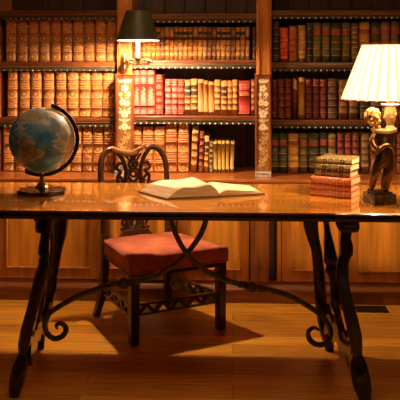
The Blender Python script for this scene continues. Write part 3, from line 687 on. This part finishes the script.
for s in (-1, 1):
    m = lambda pts: [(135 + s * (x - 135), y) for x, y in pts]
    T(m([(119, 151), (123, 156), (126, 163), (128, 171), (127.5, 180), (127, 190), (128.5, 202), (129, 214), (126.5, 228)]), .0115)
    T(m([(130, 154), (138, 162), (138.5, 167), (131.5, 174), (131.5, 179), (138.5, 186), (138.5, 191), (131, 198), (133, 210), (138, 222)]), .0085, .003 * s)
    T(m([(127, 154), (131, 160), (135, 165), (131, 172), (135, 178)]), .006, .004 * s)
    T(m([(126.5, 164), (121, 163.5), (119, 168), (122.5, 172), (119.5, 177), (121, 183), (126.5, 186)]), .0085, -.002)
    T(m([(124, 170), (121.5, 175), (124.5, 180), (123, 186)]), .008, .002)
    T(m([(126, 228), (123, 222), (127, 218), (131, 222), (128, 228)]), .008)
    T(m([(124, 231), (130, 221), (135, 230)]), .008)
    T(m([(121, 228.5), (128, 227.5), (135, 227.5)]), .007)
cpart('pierced_splat', bm, M_chair, smooth=True)
bm = bmesh.new(); pts = [K(118, 241), K(119, 235.5), K(124, 229), K(146, 229), K(151, 235.5), K(152, 241)]
prism(bm, pts, (0, -.03, 0)); cpart('splat_shoe', bm, M_chairb)

# ------------------------------------------------------------------ floor register
bm = bmesh.new(); c = [PZ(357, 312.5, .0), PZ(389, 312.5, .0), PZ(384, 306.5, .0), PZ(353, 306.5, .0)]
x0, x1, y0, y1 = c[0].x, c[1].x, c[0].y, c[2].y
box(bm, x0, x1, y0, y0 + .014, 0, .004); box(bm, x0, x1, y1 - .014, y1, 0, .004); box(bm, x0, x0 + .012, y0, y1, 0, .004); box(bm, x1 - .012, x1, y0, y1, 0, .004)
for k in range(14):
    xx = x0 + .012 + (k + .5) * (x1 - x0 - .024) / 14; box(bm, xx - .0025, xx + .0025, y0 + .01, y1 - .01, 0, .0035)
box(bm, x0 + .005, x1 - .005, y0 + .005, y1 - .005, 0, .001)
tag(obj('floor_register', bm, M_vent), 'dark metal floor grille beside the right desk leg, near the plinth', 'floor vent')

# ------------------------------------------------------------------ globe
gp = PZ(42, 193, DZ); gl = thing('desk_globe', 'blue and tan world globe with dark meridian arc on a dark octagonal base', 'globe', gp, TH + R(4))
GR = .152; gz = HC - (139.5 - 57) / FPX * 3.55 - DZ
bm = bmesh.new(); 
prf = [(.112, 0), (.118, .003), (.118, .016), (.113, .020), (.070, .024), (.040, .027)]
lathe(bm, prf, 8, M=Matrix.Rotation(R(22.5), 4, 'Z')); obj('base', bm, M_black, gl)
bm = bmesh.new(); lathe(bm, [(.034, .024), (.034, .030), (.024, .036), (.020, .044), (.012, .052), (.010, .060), (.0115, .085), (.010, gz - GR - .012), (.014, gz - GR - .010), (.014, gz - GR - .002)], 20)
obj('stem', bm, mat('stem_brass', (.62, .42, .22), .22, 1.0), gl, 'auto')
GM = Matrix.Translation((0, 0, gz)) @ Matrix.Rotation(R(21), 4, 'Y') @ Matrix.Rotation(R(7), 4, 'X')
POLY = [  # rough continent outlines, (lon, lat)
 [(-165, 65), (-140, 70), (-110, 68), (-85, 68), (-80, 62), (-92, 58), (-80, 52), (-78, 60), (-65, 58), (-56, 52), (-65, 46), (-74, 40), (-81, 30), (-80, 25), (-84, 30), (-97, 27), (-95, 18), (-88, 21), (-83, 10), (-78, 8), (-95, 15), (-106, 22), (-115, 31), (-124, 40), (-125, 50), (-150, 60)],
 [(-55, 82), (-22, 82), (-20, 72), (-42, 60), (-52, 66)],
 [(-78, 8), (-72, 12), (-60, 9), (-50, 1), (-35, -6), (-39, -16), (-48, -26), (-58, -36), (-65, -42), (-70, -54), (-74, -50), (-71, -30), (-70, -18), (-80, -5)],
 [(-17, 21), (-10, 33), (0, 36), (10, 37), (20, 32), (33, 31), (43, 12), (51, 12), (40, -5), (40, -16), (32, -28), (20, -35), (15, -26), (12, -12), (9, 2), (5, 5), (-8, 5), (-17, 14)],
 [(-9, 37), (-9, 43), (-2, 44), (-4, 48), (8, 54), (8, 58), (5, 61), (20, 70), (60, 70), (100, 76), (140, 73), (178, 68), (160, 60), (140, 54), (130, 42), (120, 38), (121, 28), (108, 20), (104, 10), (98, 12), (88, 22), (80, 8), (72, 20), (60, 25), (56, 20), (44, 13), (35, 30), (36, 37), (26, 38), (22, 37), (18, 42), (12, 44), (16, 38), (5, 43)],
 [(-5, 50), (-2, 58), (-6, 58), (-5, 54)], [(114, -22), (130, -12), (142, -11), (153, -27), (148, -38), (130, -32), (115, -34)]]
def inpoly(x, y, P):
    c = False; j = len(P) - 1
    for i in range(len(P)):
        if (P[i][1] > y) != (P[j][1] > y) and x < (P[j][0] - P[i][0]) * (y - P[i][1]) / (P[j][1] - P[i][1]) + P[i][0]: c = not c
        j = i
    return c
bm = bmesh.new(); NU, NV = 260, 140; cl = bm.loops.layers.float_color.new('Col'); lon0 = -48
vv = [[None] * NU for _ in range(NV + 1)]; cc = [[None] * NU for _ in range(NV + 1)]
for j in range(NV + 1):
    la = -89.6 + 179.2 * j / NV
    for i in range(NU):
        lo = -180 + 360 * i / NU; a = R(lo - lon0 - 90); p = Vector((math.cos(R(la)) * math.cos(a), math.cos(R(la)) * math.sin(a), math.sin(R(la))))
        vv[j][i] = bm.verts.new(p * GR)
        n1 = noise.noise(p * 9) * 7 + noise.noise(p * 22) * 4; n2 = noise.noise(p * 9 + Vector((5, 3, 1))) * 7 + noise.noise(p * 20) * 3
        land = any(inpoly(lo + n1, la + n2, P) for P in POLY)
        shelf = any(inpoly(lo + n1 + dx, la + n2 + dy, P) for P in POLY for dx, dy in ((4, 0), (-4, 0), (0, 3.5), (0, -3.5)))
        f = .5 + .9 * noise.noise(p * 5 + Vector((9, 0, 0)))
        if land:
            c = Vector((.42, .31, .20)).lerp(Vector((.15, .26, .27)), max(0, min(1, .5 + 2.2 * noise.noise(p * 8 + Vector((2, 7, 0))))))
        elif shelf: c = Vector((.38, .42, .38))
        else: c = Vector((.025, .15, .36)).lerp(Vector((.12, .30, .44)), max(0, min(1, f)))
        if la > 70 or la < -72: c = Vector((.45, .38, .25))
        elif la > 32: c = c.lerp(Vector((.38, .33, .22)), .35)
        if abs(la) < .8: c = Vector((.10, .06, .03))
        cc[j][i] = c
for j in range(NV):
    for i in range(NU):
        i2 = (i + 1) % NU; q = ((j, i), (j, i2), (j + 1, i2), (j + 1, i)); f = bm.faces.new([vv[a][b] for a, b in q]); f.smooth = True
        for lp, (a, b) in zip(f.loops, q): lp[cl] = (*cc[a][b], 1)
bm.transform(GM)
mg = bpy.data.materials.new('globe_map'); mg.use_nodes = True; at = mg.node_tree.nodes.new('ShaderNodeVertexColor'); at.layer_name = 'Col'
bs = mg.node_tree.nodes['Principled BSDF']; mg.node_tree.links.new(at.outputs[0], bs.inputs[0]); bs.inputs['Roughness'].default_value = .5; bs.inputs['Coat Weight'].default_value = .3; bs.inputs['Coat Roughness'].default_value = .05; bs.inputs['Specular IOR Level'].default_value = .2
obj('sphere', bm, mg, gl)
bm = bmesh.new(); ra, wv = GR + .011, .009
prev = None
for k in range(41):          # meridian arc, pole to pole on the right side
    a = R(-96 + 192 * k / 40); q = []
    for dr, dy in ((-.006, -wv), (.011, -wv), (.011, wv), (-.006, wv)):
        q.append(bm.verts.new(Matrix.Translation((0, 0, gz)) @ Matrix.Rotation(R(21), 4, 'Y') @ Vector(((ra + dr) * math.cos(a), dy, (ra + dr) * math.sin(a)))))
    if prev:
        for m_ in range(4): bm.faces.new((prev[m_], prev[(m_ + 1) % 4], q[(m_ + 1) % 4], q[m_]))
    else: bm.faces.new(q)
    prev = q
bm.faces.new(prev)
arc = obj('meridian_arc', bm, mat('dark_arc_metal', (.05, .04, .03), .3, .85), gl, 'auto')
bm = bmesh.new()
for s in (-1, 1):
    ax = (Matrix.Rotation(R(21), 4, 'Y') @ Vector((0, 0, s))); c0 = Vector((0, 0, gz)) + ax * (GR - .002)
    tube(bm, [c0, c0 + ax * .020], .006, n=10)
obj('axis_pin', bm, M_brass, gl, True)

# ------------------------------------------------------------------ open book on the desk
ob = thing('open_book', 'large open book with cream pages lying on the desk', 'book', W(0, 3.53, DZ))
ro = rel(ob)
cA, cB, cC, cD, cE, cF = (W(-.285, 3.565, 0), W(-.145, 3.385, 0), W(.088, 3.445, 0), W(.015, 3.69, 0), W(.295, 3.505, 0), W(.262, 3.66, 0))
def half(Q00, Q10, Q01, Q11, hfun, name, m_top, edge_m, slant, nx=22, ny=5):
    """Q00 gutter front, Q10 outer front, Q01 gutter back, Q11 outer back"""
    bm = bmesh.new(); g = []; z0 = .0075
    for j in range(ny + 1):
        t = j / ny; r = []
        for i in range(nx + 1):
            s = i / nx; p = (Q00 * (1 - s) + Q10 * s) * (1 - t) + (Q01 * (1 - s) + Q11 * s) * t
            hh = hfun(s, t); lo = Vector((p.x, p.y, DZ + z0)); gd = ((Q00 + Q01) - (Q10 + Q11)).normalized() * slant * s * s; hi = Vector((p.x + gd.x, p.y + gd.y + .012 * s * (1 - t) * (slant > .03), DZ + z0 + hh)); r.append((bm.verts.new(ro(lo)), bm.verts.new(ro(hi))))
        g.append(r)
    for j in range(ny):
        for i in range(nx):
            f = bm.faces.new((g[j][i][1], g[j][i + 1][1], g[j + 1][i + 1][1], g[j + 1][i][1])); f.material_index = 0; f.smooth = True
            bm.faces.new((g[j][i][0], g[j + 1][i][0], g[j + 1][i + 1][0], g[j][i + 1][0])).material_index = 1
    for i in range(nx):
        for j in (0, ny): bm.faces.new((g[j][i][0], g[j][i + 1][0], g[j][i + 1][1], g[j][i][1])).material_index = 1
    for j in range(ny):
        for i in (0, nx): bm.faces.new((g[j][i][0], g[j + 1][i][0], g[j + 1][i][1], g[j][i][1])).material_index = 1
    return obj(name, bm, [m_top, edge_m], ob)
M_bpe = mat('fanned_page_edges', (.50, .31, .14), .8, var=.45, scale=10, stretch=(1, 1, 60))
hl = lambda s, t: .006 + .042 * min(1, (s * 5.5) ** .6) * (1 - .35 * s ** 2) + .004 * math.sin(s * 9 + t)
hr = lambda s, t: .004 + .019 * min(1, (s * 6) ** .6) * (1 - .75 * s ** 1.5) + .001 * math.sin(s * 8)
half(cC, cB, cD, cA, hl, 'page_block', M_page, M_bpe, .052); half(cC, cE, cD, cF, hr, 'page_block', M_page, M_bpe, .022)
bm = bmesh.new()
cx_ = (cA + cB + cE + cF) / 4
for quad in ((cB, cC, cD, cA), (cC, cE, cF, cD)):
    pts = []
    for p in quad:
        q = p + (p - cx_).normalized() * .006; pts.append(ro(Vector((q.x, q.y, DZ + .0008))))
    prism(bm, pts, (0, 0, .0062))
obj('cover', bm, mat('brown_book_boards', (.16, .06, .025), .5, var=.3, scale=30), ob)
bm = bmesh.new(); q = [cC * (1 - t) + cD * t for t in (-.04, .3, .7, 1.0)]
tube(bm, [ro(Vector((p.x + .004, p.y, DZ + .0175 - (.009 if i == 0 else 0)))) for i, p in enumerate(q)], .0022, n=6); obj('ribbon_marker', bm, mat('dark_ribbon', (.2, .07, .03), .6), ob, True)

# ------------------------------------------------------------------ stack of books on the desk
stk = PZ(335, 190.5, DZ); RZ = TH - R(29)
specs = [('red', .194, .140, .0305, 310, 'bottom'), ('red', .193, .138, .0315, 310.3, 'second from the bottom'), ('red', .192, .145, .034, 310.5, 'third from the bottom'),
         ('olive', .168, .130, .0315, 315, 'third from the top'), ('olive', .165, .132, .0300, 316, 'second from the top'), ('olive', .166, .138, .0290, 316.6, 'topmost')]
z = DZ
for i, (colk, L, D, T_, px, lb) in enumerate(specs):
    T_ *= .93
    isr = colk == 'red'
    t = thing('bound_book', f'{"red and gilt" if isr else "green and gilt"} bound book, {lb} of the stack on the desk', 'book', (0, 0, 0), RZ + R([0, .8, -.8, 1.0, -.6, 1.4][i]), 'six books stacked on the desk')
    p = PZ(px, 195.5, DZ); t.location = (p.x, p.y + .003 * (i % 2) + (0 if isr else .008), z)
    # length along X (spine facing -Y), thickness Z
    bmc = bmesh.new(); lv = []
    cuts = []; z_ = 0
    nb = 6
    for k in range(1, nb): cuts.append((L * k / nb - .0018, L * k / nb + .0018))
    spans = []; a0 = 0
    for c0, c1 in cuts: spans += [(a0, c0, 0, 0), (c0, c1, 1, .0016)]; a0 = c1
    spans.append((a0, L, 0, 0))
    def ringc(x, bl):
        out = []
        th = .0019
        outer = [(D, T_), (.010, T_)] + [(.007 - math.sin(math.pi * q / 8) * (.009 + bl), T_ / 2 + math.cos(math.pi * q / 8) * (T_ / 2 + bl * .2)) for q in range(9)] + [(.010, 0), (D, 0), (D, th), (.010, th), (.0085, T_ / 2), (.010, T_ - th), (D, T_ - th)]
        return [bmc.verts.new((x, y, zz + .0002)) for y, zz in outer]
    pr_ = None
    for (a, b, m_, bl) in spans:
        r0, r1 = ringc(a, bl), ringc(b, bl); n_ = len(r0)
        for k in range(n_):
            f = bmc.faces.new((r0[k], r0[(k + 1) % n_], r1[(k + 1) % n_], r1[k])); f.material_index = m_ if 1 < k < 10 else 0
        if pr_ is None: bmc.faces.new(r0[::-1])
        pr_ = r1
    bmc.faces.new(pr_)
    for k in range(nb):      # gilt ornament / label in each compartment
        cx = L * (k + .5) / nb
        if not isr:
            if k in (1, 4): box(bmc, cx - .011, cx + .011, -.0028, .003, T_ * .22, T_ * .78, mi=2)
        for q in (-1, 0, 1): ball(bmc, (cx + q * .006, -.0018 - (.001 if q == 0 else 0), T_ / 2), .0028, 1, .4, 1.3, seg=6, mi=1)
    ml = [mat('worn_red_leather', (.56, .17, .080), .42, var=.35, scale=40, col2=(.40, .07, .035)), M_gold, M_rlabel] if isr else [mat('worn_green_leather', (.09, .075, .025), .42, scale=30, col2=(.20, .14, .05), var=.2, lo=.45, hi=.58), mat('pale_gilt_bands', (.55, .40, .18), .4, .3), mat('green_label', (.06, .055, .025), .4)]
    obj('cover', bmc, ml, t)
    bmp = bmesh.new(); box(bmp, .003, L - .002, .010, D - .004, .0022, T_ - .0020); obj('page_block', bmp, M_page, t)
    z += T_ + .0004

# ------------------------------------------------------------------ statue lamp
SDp = 3.31
lp = PD(386, 200, SDp); lp.z = DZ
sl = thing('statue_lamp', 'bronze cherub table lamp with pleated cream shade on a dark marble block', 'lamp', lp, TH - R(0))
rs = rel(sl)
S = lambda px, py, dy=0: rs(PD(px, py, SDp + dy))
bm = bmesh.new(); Mb = Matrix.Translation(S(380.5, 200) * Vector((1, 1, 0)) if False else Vector((S(380, 200).x, .0, 0))) @ Matrix.Rotation(R(-14), 4, 'Z')
Mb = Matrix.Translation((S(379.5, 200).x, 0, 0)) @ Matrix.Rotation(R(14), 4, 'Z')
box(bm, -.053, .053, -.055, .055, 0, .044, bev=.002, M=Mb); obj('base', bm, M_marble, sl)
bm = bmesh.new(); box(bm, -.040, .042, -.040, .040, .044, .054, bev=.003, M=Mb); obj('plinth', bm, M_bronze, sl)
# figure
bm = bmesh.new()
J = {}; 
def jv(k, px, py, dy, r): J[k] = (bm.verts.new(S(px, py, dy)), r)
jv('pel', 383, 157, 0, .041); jv('waist', 384, 147, 0, .037); jv('chest', 383.5, 138, -.004, .040); jv('neck0', 379, 130, -.008, .020); jv('neck', 376, 125, -.012, .016)
jv('hL', 377.5, 163, -.004, .030); jv('kL', 374.5, 173, -.018, .0215); jv('mL', 373, 181, -.006, .018); jv('aL', 371.5, 188, -.004, .012); jv('tL', 368, 190.5, -.024, .0085)
jv('hR', 388, 163, .004, .032); jv('kR', 387.5, 173, -.010, .024); jv('mR', 384.5, 181, .004, .020); jv('aR', 383, 188, .004, .0125); jv('tR', 387.5, 190.5, -.024, .0085)
jv('sL', 375, 133, -.008, .020); jv('eL', 371.5, 141, -.022, .0155); jv('wL', 375, 147.5, -.042, .0115); jv('fL', 378, 148.5, -.046, .008)
jv('sR', 391, 132.5, .002, .019); jv('eR', 397.5, 127, .012, .0145); jv('wR', 396.5, 117.5, -.012, .011); jv('fR', 394, 113.5, -.020, .008)
ED = [('pel', 'waist'), ('waist', 'chest'), ('chest', 'neck0'), ('neck0', 'neck'), ('pel', 'hL'), ('hL', 'kL'), ('kL', 'mL'), ('mL', 'aL'), ('aL', 'tL'), ('pel', 'hR'), ('hR', 'kR'), ('kR', 'mR'), ('mR', 'aR'), ('aR', 'tR'), ('chest', 'sL'), ('sL', 'eL'), ('eL', 'wL'), ('wL', 'fL'), ('chest', 'sR'), ('sR', 'eR'), ('eR', 'wR'), ('wR', 'fR')]
for a, b in ED: bm.edges.new((J[a][0], J[b][0]))
bm.verts.index_update(); order = [(J[k][0].index, J[k][1]) for k in J]
me = bpy.data.meshes.new('figure'); bm.to_mesh(me); bm.free(); me.materials.append(M_bronze)
fo = bpy.data.objects.new('figure', me); COL.objects.link(fo); fo.parent = sl
sk = fo.modifiers.new('skin', 'SKIN'); sk.use_smooth_shade = True
sl_ = me.skin_vertices[0].data if len(me.skin_vertices) else None
if sl_ is None:
    bpy.context.view_layer.objects.active = fo
    bm2 = bmesh.new(); bm2.from_mesh(me); bm2.verts.layers.skin.verify(); bm2.to_mesh(me); bm2.free(); sl_ = me.skin_vertices[0].data
for i, r_ in order: sl_[i].radius = (r_, r_)
sl_[order[0][0]].use_root = True
ss = fo.modifiers.new('sub', 'SUBSURF'); ss.levels = 2; ss.render_levels = 2
# hands with fingers
bm = bmesh.new()
for (w0, w1, gz_) in ((S(377, 148.3, -.049), S(381, 149.5, -.050), -1), (S(394.5, 114.5, -.011), S(391.5, 111.5, -.014), 1)):
    dr = (w1 - w0).normalized(); up = Vector((0, 0, 1)); sd = dr.cross(Vector((0, 1, 0))).normalized()
    for k in range(4):
        b0 = w0 + sd * (k - 1.5) * .0036; l = (.014, .016, .015, .012)[k]
        tube(bm, [b0, b0 + dr * l * .55 + Vector((0, -.001, 0)), b0 + dr * l + Vector((0, .003, 0))], [.0022, .0020, .0015], n=6, sub=3)
    tube(bm, [w0 - sd * .004, w0 - sd * .010 + dr * .004, w0 - sd * .011 + dr * .010], [.0024, .0022, .0016], n=6, sub=3)
obj('fingers', bm, M_bronze, sl, True)
# head with face
bm = bmesh.new(); hc = S(373.2, 118.5, -.016)
HM = Matrix.Translation(hc) @ Matrix.Rotation(R(-16), 4, 'Y') @ Matrix.Rotation(R(14), 4, 'X') @ Matrix.Scale(1.28, 4)
def hb(x, y, z, r, sx=1, sy=1, sz=1, seg=14): 
    g = bmesh.ops.create_uvsphere(bm, u_segments=seg, v_segments=10, radius=r, matrix=HM @ Matrix.Translation((x, y, z)) @ Matrix.Diagonal((sx, sy, sz, 1)))
hb(0, 0, .004, .0255, .95, 1.05, 1.12, 20); hb(0, -.008, -.012, .017, 1, 1, .9)
hb(0, -.0275, -.003, .0042, .8, 1.1, 1.3, 8)
for s in (-1, 1): hb(s * .012, -.020, -.009, .0085, seg=10); hb(s * .0095, -.0245, .005, .0038, 1.2, .7, .8, 8); hb(s * .0095, -.0255, .0105, .004, 1.7, .6, .45, 8); hb(s * .0245, .002, -.002, .0062, .5, .9, 1.2, 8)
hb(0, -.0245, -.0125, .0042, 1.4, .7, .45, 8); hb(0, -.022, -.021, .006, 1.1, .8, .8, 8)
head = obj('head', bm, mat('gilded_bronze', (.52, .33, .13), .3, .75, var=.4, scale=40), sl, True)
bm = bmesh.new(); rh = random.Random(5)
for k in range(110):
    a = rh.uniform(0, 2 * math.pi); e = rh.uniform(-.15, 1.5); d_ = Vector((math.cos(a) * math.cos(e), math.sin(a) * math.cos(e), math.sin(e)))
    if d_.y < -.35 and d_.z < .62: continue
    p = HM @ Vector((d_.x * .0265, d_.y * .028, .005 + d_.z * .029)); ball(bm, p, rh.uniform(.0048, .0072), seg=7)
obj('curly_hair', bm, MATS['gilded_bronze'], head, True)
# drapery and vase
bm = bmesh.new()
tube(bm, [S(372, 149, -.038), S(376, 152, -.044), S(381, 148, -.044), S(387, 145, -.038), S(392, 148, -.020), S(394, 156, -.004)], [.008, .011, .010, .010, .011, .008], n=10, flat=.7)
tube(bm, [S(371.5, 149, -.038), S(373, 153, -.040), S(375, 159, -.036)], [.007, .009, .004], n=8)
tube(bm, [S(391, 146, .0), S(394, 158, .010), S(392, 172, .012), S(388, 186, .014), S(386, 190, .016)], [.010, .015, .014, .012, .012], n=10, flat=.6)
obj('drapery', bm, mat('brown_bronze_drapery', (.30, .17, .06), .3, .8, var=.5, scale=30), sl, True)
bm = bmesh.new(); vc = S(390.5, 128.5, -.004)
tube(bm, [S(371, 129.5, -.022), S(379, 131, -.030), S(388, 131.5, -.030), S(396, 129.5, -.018)], [.006, .011, .012, .009], n=10, flat=.9)
obj('supporting_scroll', bm, M_gilt, sl, True)
bm = bmesh.new(); hz = S(390.5, 104, 0).z - vc.z
lathe(bm, [(.014, -.008), (.022, 0), (.018, .008), (.015, .014), (.018, .022), (.024, .042), (.027, .062), (.025, .078), (.023, hz - .012), (.028, hz - .008), (.040, hz - .003), (.041, hz), (.020, hz + .002), (.012, hz + .006), (.012, hz + .018), (.016, hz + .02), (.016, hz + .03), (.009, hz + .034), (.009, hz + .06)], 24, vc)
for k in range(8): ball(bm, vc + Vector((math.cos(k * .785) * .0235, math.sin(k * .785) * .0235, .055 + (.006 if k % 2 else -.006))), .007, 1, 1, 1.6, seg=8)
obj('vase', bm, M_gilt, sl, 'auto')
bm = bmesh.new(); ball(bm, rs(TL) + Vector((0, 0, .0)), .022, 1, 1, 1.25, seg=14); ball(bm, rs(TL) - Vector((0, 0, .024)), .012, seg=8)
bl = obj('bulb', bm, M_bulb, sl, True); bl.visible_shadow = True
zs0 = S(391, 99.3).z; zs1 = S(391, 44.6).z; ax_ = S(391, 90).x
NP = 30
def pleat(a): 
    t = (a * NP / (2 * math.pi)) % 1.0
    return 1 + .075 * abs(2 * t - 1) - .037
bm = bmesh.new()
def shade_bm(bm, r0, r1, z0, z1, th, n, wob, c, fold=False):
    rings = []
    for (rr_, zz) in ((r0, z0), (r0 * .75 + r1 * .25, z0 * .75 + z1 * .25), (r0 * .5 + r1 * .5, z0 * .5 + z1 * .5), (r1, z1), (r1 - th, z1), (r0 - th, z0)):
        rings.append([bm.verts.new((c[0] + rr_ * wob(2 * math.pi * k / n) * math.cos(2 * math.pi * k / n), c[1] + rr_ * wob(2 * math.pi * k / n) * math.sin(2 * math.pi * k / n), zz)) for k in range(n)])
    for q in range(6):
        a, b = rings[q], rings[(q + 1) % 6]
        for k in range(n):
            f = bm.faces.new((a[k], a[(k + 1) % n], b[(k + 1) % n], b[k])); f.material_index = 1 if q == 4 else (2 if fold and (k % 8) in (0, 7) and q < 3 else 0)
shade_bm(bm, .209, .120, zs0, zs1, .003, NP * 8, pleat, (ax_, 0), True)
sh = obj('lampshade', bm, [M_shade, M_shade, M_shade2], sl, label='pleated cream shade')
bm = bmesh.new()
for r_, zz in ((.2095, zs0), (.1205, zs1)):
    lathe(bm, [(r_ - .006, zz - .002), (r_ + .0035, zz - .002), (r_ + .0035, zz + .0035), (r_ - .006, zz + .0035), (r_ - .006, zz - .002)], 64, (ax_, 0, 0), cap=False)
obj('piping', bm, M_shadet, sh)
bm = bmesh.new()
for k in range(3):
    a = k * 2.094; tube(bm, [Vector((ax_, 0, zs1 - .012)), Vector((ax_ + math.cos(a) * .118, math.sin(a) * .118, zs1 - .004))], .0018, n=6)
tube(bm, [Vector((ax_, 0, vc.z + hz + .055)), Vector((ax_ + .034, 0, zs1 - .16)), Vector((ax_ + .034, 0, zs1 - .06)), Vector((ax_, 0, zs1 - .010))], .0018, n=6)
obj('harp', bm, M_brass, sl, True)

# ------------------------------------------------------------------ wall lamp
WD = 4.15
wl = thing('wall_lamp', 'brass swing-arm wall lamp with dark green shade on the left pilaster', 'lamp', PD(124, 70, 4.40), TH)
rw_ = rel(wl); Q = lambda px, py, d=WD: rw_(PD(px, py, d))
ytop = 4.34
bm = bmesh.new(); b0 = Q(124.3, 66, 4.47)
tube(bm, [Q(124.3, 52, 4.43), Q(124.3, 57, 4.43), Q(124.3, 63, 4.43), Q(124.3, 69, 4.43), Q(124.3, 72.5, 4.43)], [.004, .010, .008, .013, .006], n=14, sub=4)
tube(bm, [Q(124.3, 66, 4.44), Q(124.3, 66, 4.455)], .026, n=20)
obj('backplate', bm, M_brass, wl, True)
bm = bmesh.new()
tube(bm, [Q(124.3, 63, 4.42), Q(128, 63.5, 4.30), Q(130, 63.5, 4.2), Q(132, 63, 4.16)], .0055, n=10)
tube(bm, [Q(126.5, 60.2), Q(149, 60.2)], .006, n=10); tube(bm, [Q(128, 64), Q(147, 64)], .0045, n=10)
for x_ in (127.5, 138, 148.5): ball(bm, Q(x_, 61.8), .012, 1, 1, 1.5, seg=12)
ball(bm, Q(151.5, 61.5), .008, seg=10)
obj('swing_arm', bm, M_brass, wl, True)
bm = bmesh.new(); lathe(bm, [(.006, 0), (.009, .004), (.020, .010), (.021, .014), (.012, .016), (.009, .022)], 16, Q(138, 60.5)); obj('drip_cup', bm, mat('dark_brass', (.30, .20, .10), .35, .9), wl, 'auto')
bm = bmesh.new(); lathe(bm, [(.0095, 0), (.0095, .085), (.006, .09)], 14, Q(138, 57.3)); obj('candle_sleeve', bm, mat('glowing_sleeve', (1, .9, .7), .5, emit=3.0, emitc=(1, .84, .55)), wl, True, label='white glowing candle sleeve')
bm = bmesh.new(); ball(bm, Q(138, 36.5), .014, 1, 1, 1.3, seg=12); bb_ = obj('bulb', bm, M_bulb, wl, True)
z0, z1 = Q(138, 40.3).z, Q(138, 11).z; cq = Q(138, 40)
bm = bmesh.new(); shade_bm(bm, .118, .066, z0, z1, .0025, 48, lambda a: 1, (cq.x, cq.y))
so = obj('lampshade', bm, [M_shadeg, M_shadein], wl, 'auto', label='dark green empire shade')
bm = bmesh.new(); lathe(bm, [(.1145, z0 - .0015), (.1195, z0 - .0015), (.1195, z0 + .004), (.1185, z0 + .004)], 48, (cq.x, cq.y, 0), cap=False); obj('shade_rim', bm, mat('gilt_rim', (.75, .6, .36), .4, .3), so)
bm = bmesh.new()
for k in range(3):
    a = k * 2.094 + .5; tube(bm, [Vector((cq.x, cq.y, z1 - .05)), Vector((cq.x + math.cos(a) * .068, cq.y + math.sin(a) * .068, z1 - .008))], .0015, n=6)
tube(bm, [Vector((cq.x, cq.y, z0 + .03)), Vector((cq.x + .018, cq.y, z0 + .055)), Vector((cq.x + .018, cq.y, z1 - .075)), Vector((cq.x, cq.y, z1 - .05))], .0015, n=6)
obj('shade_carrier', bm, M_brass, wl, True)
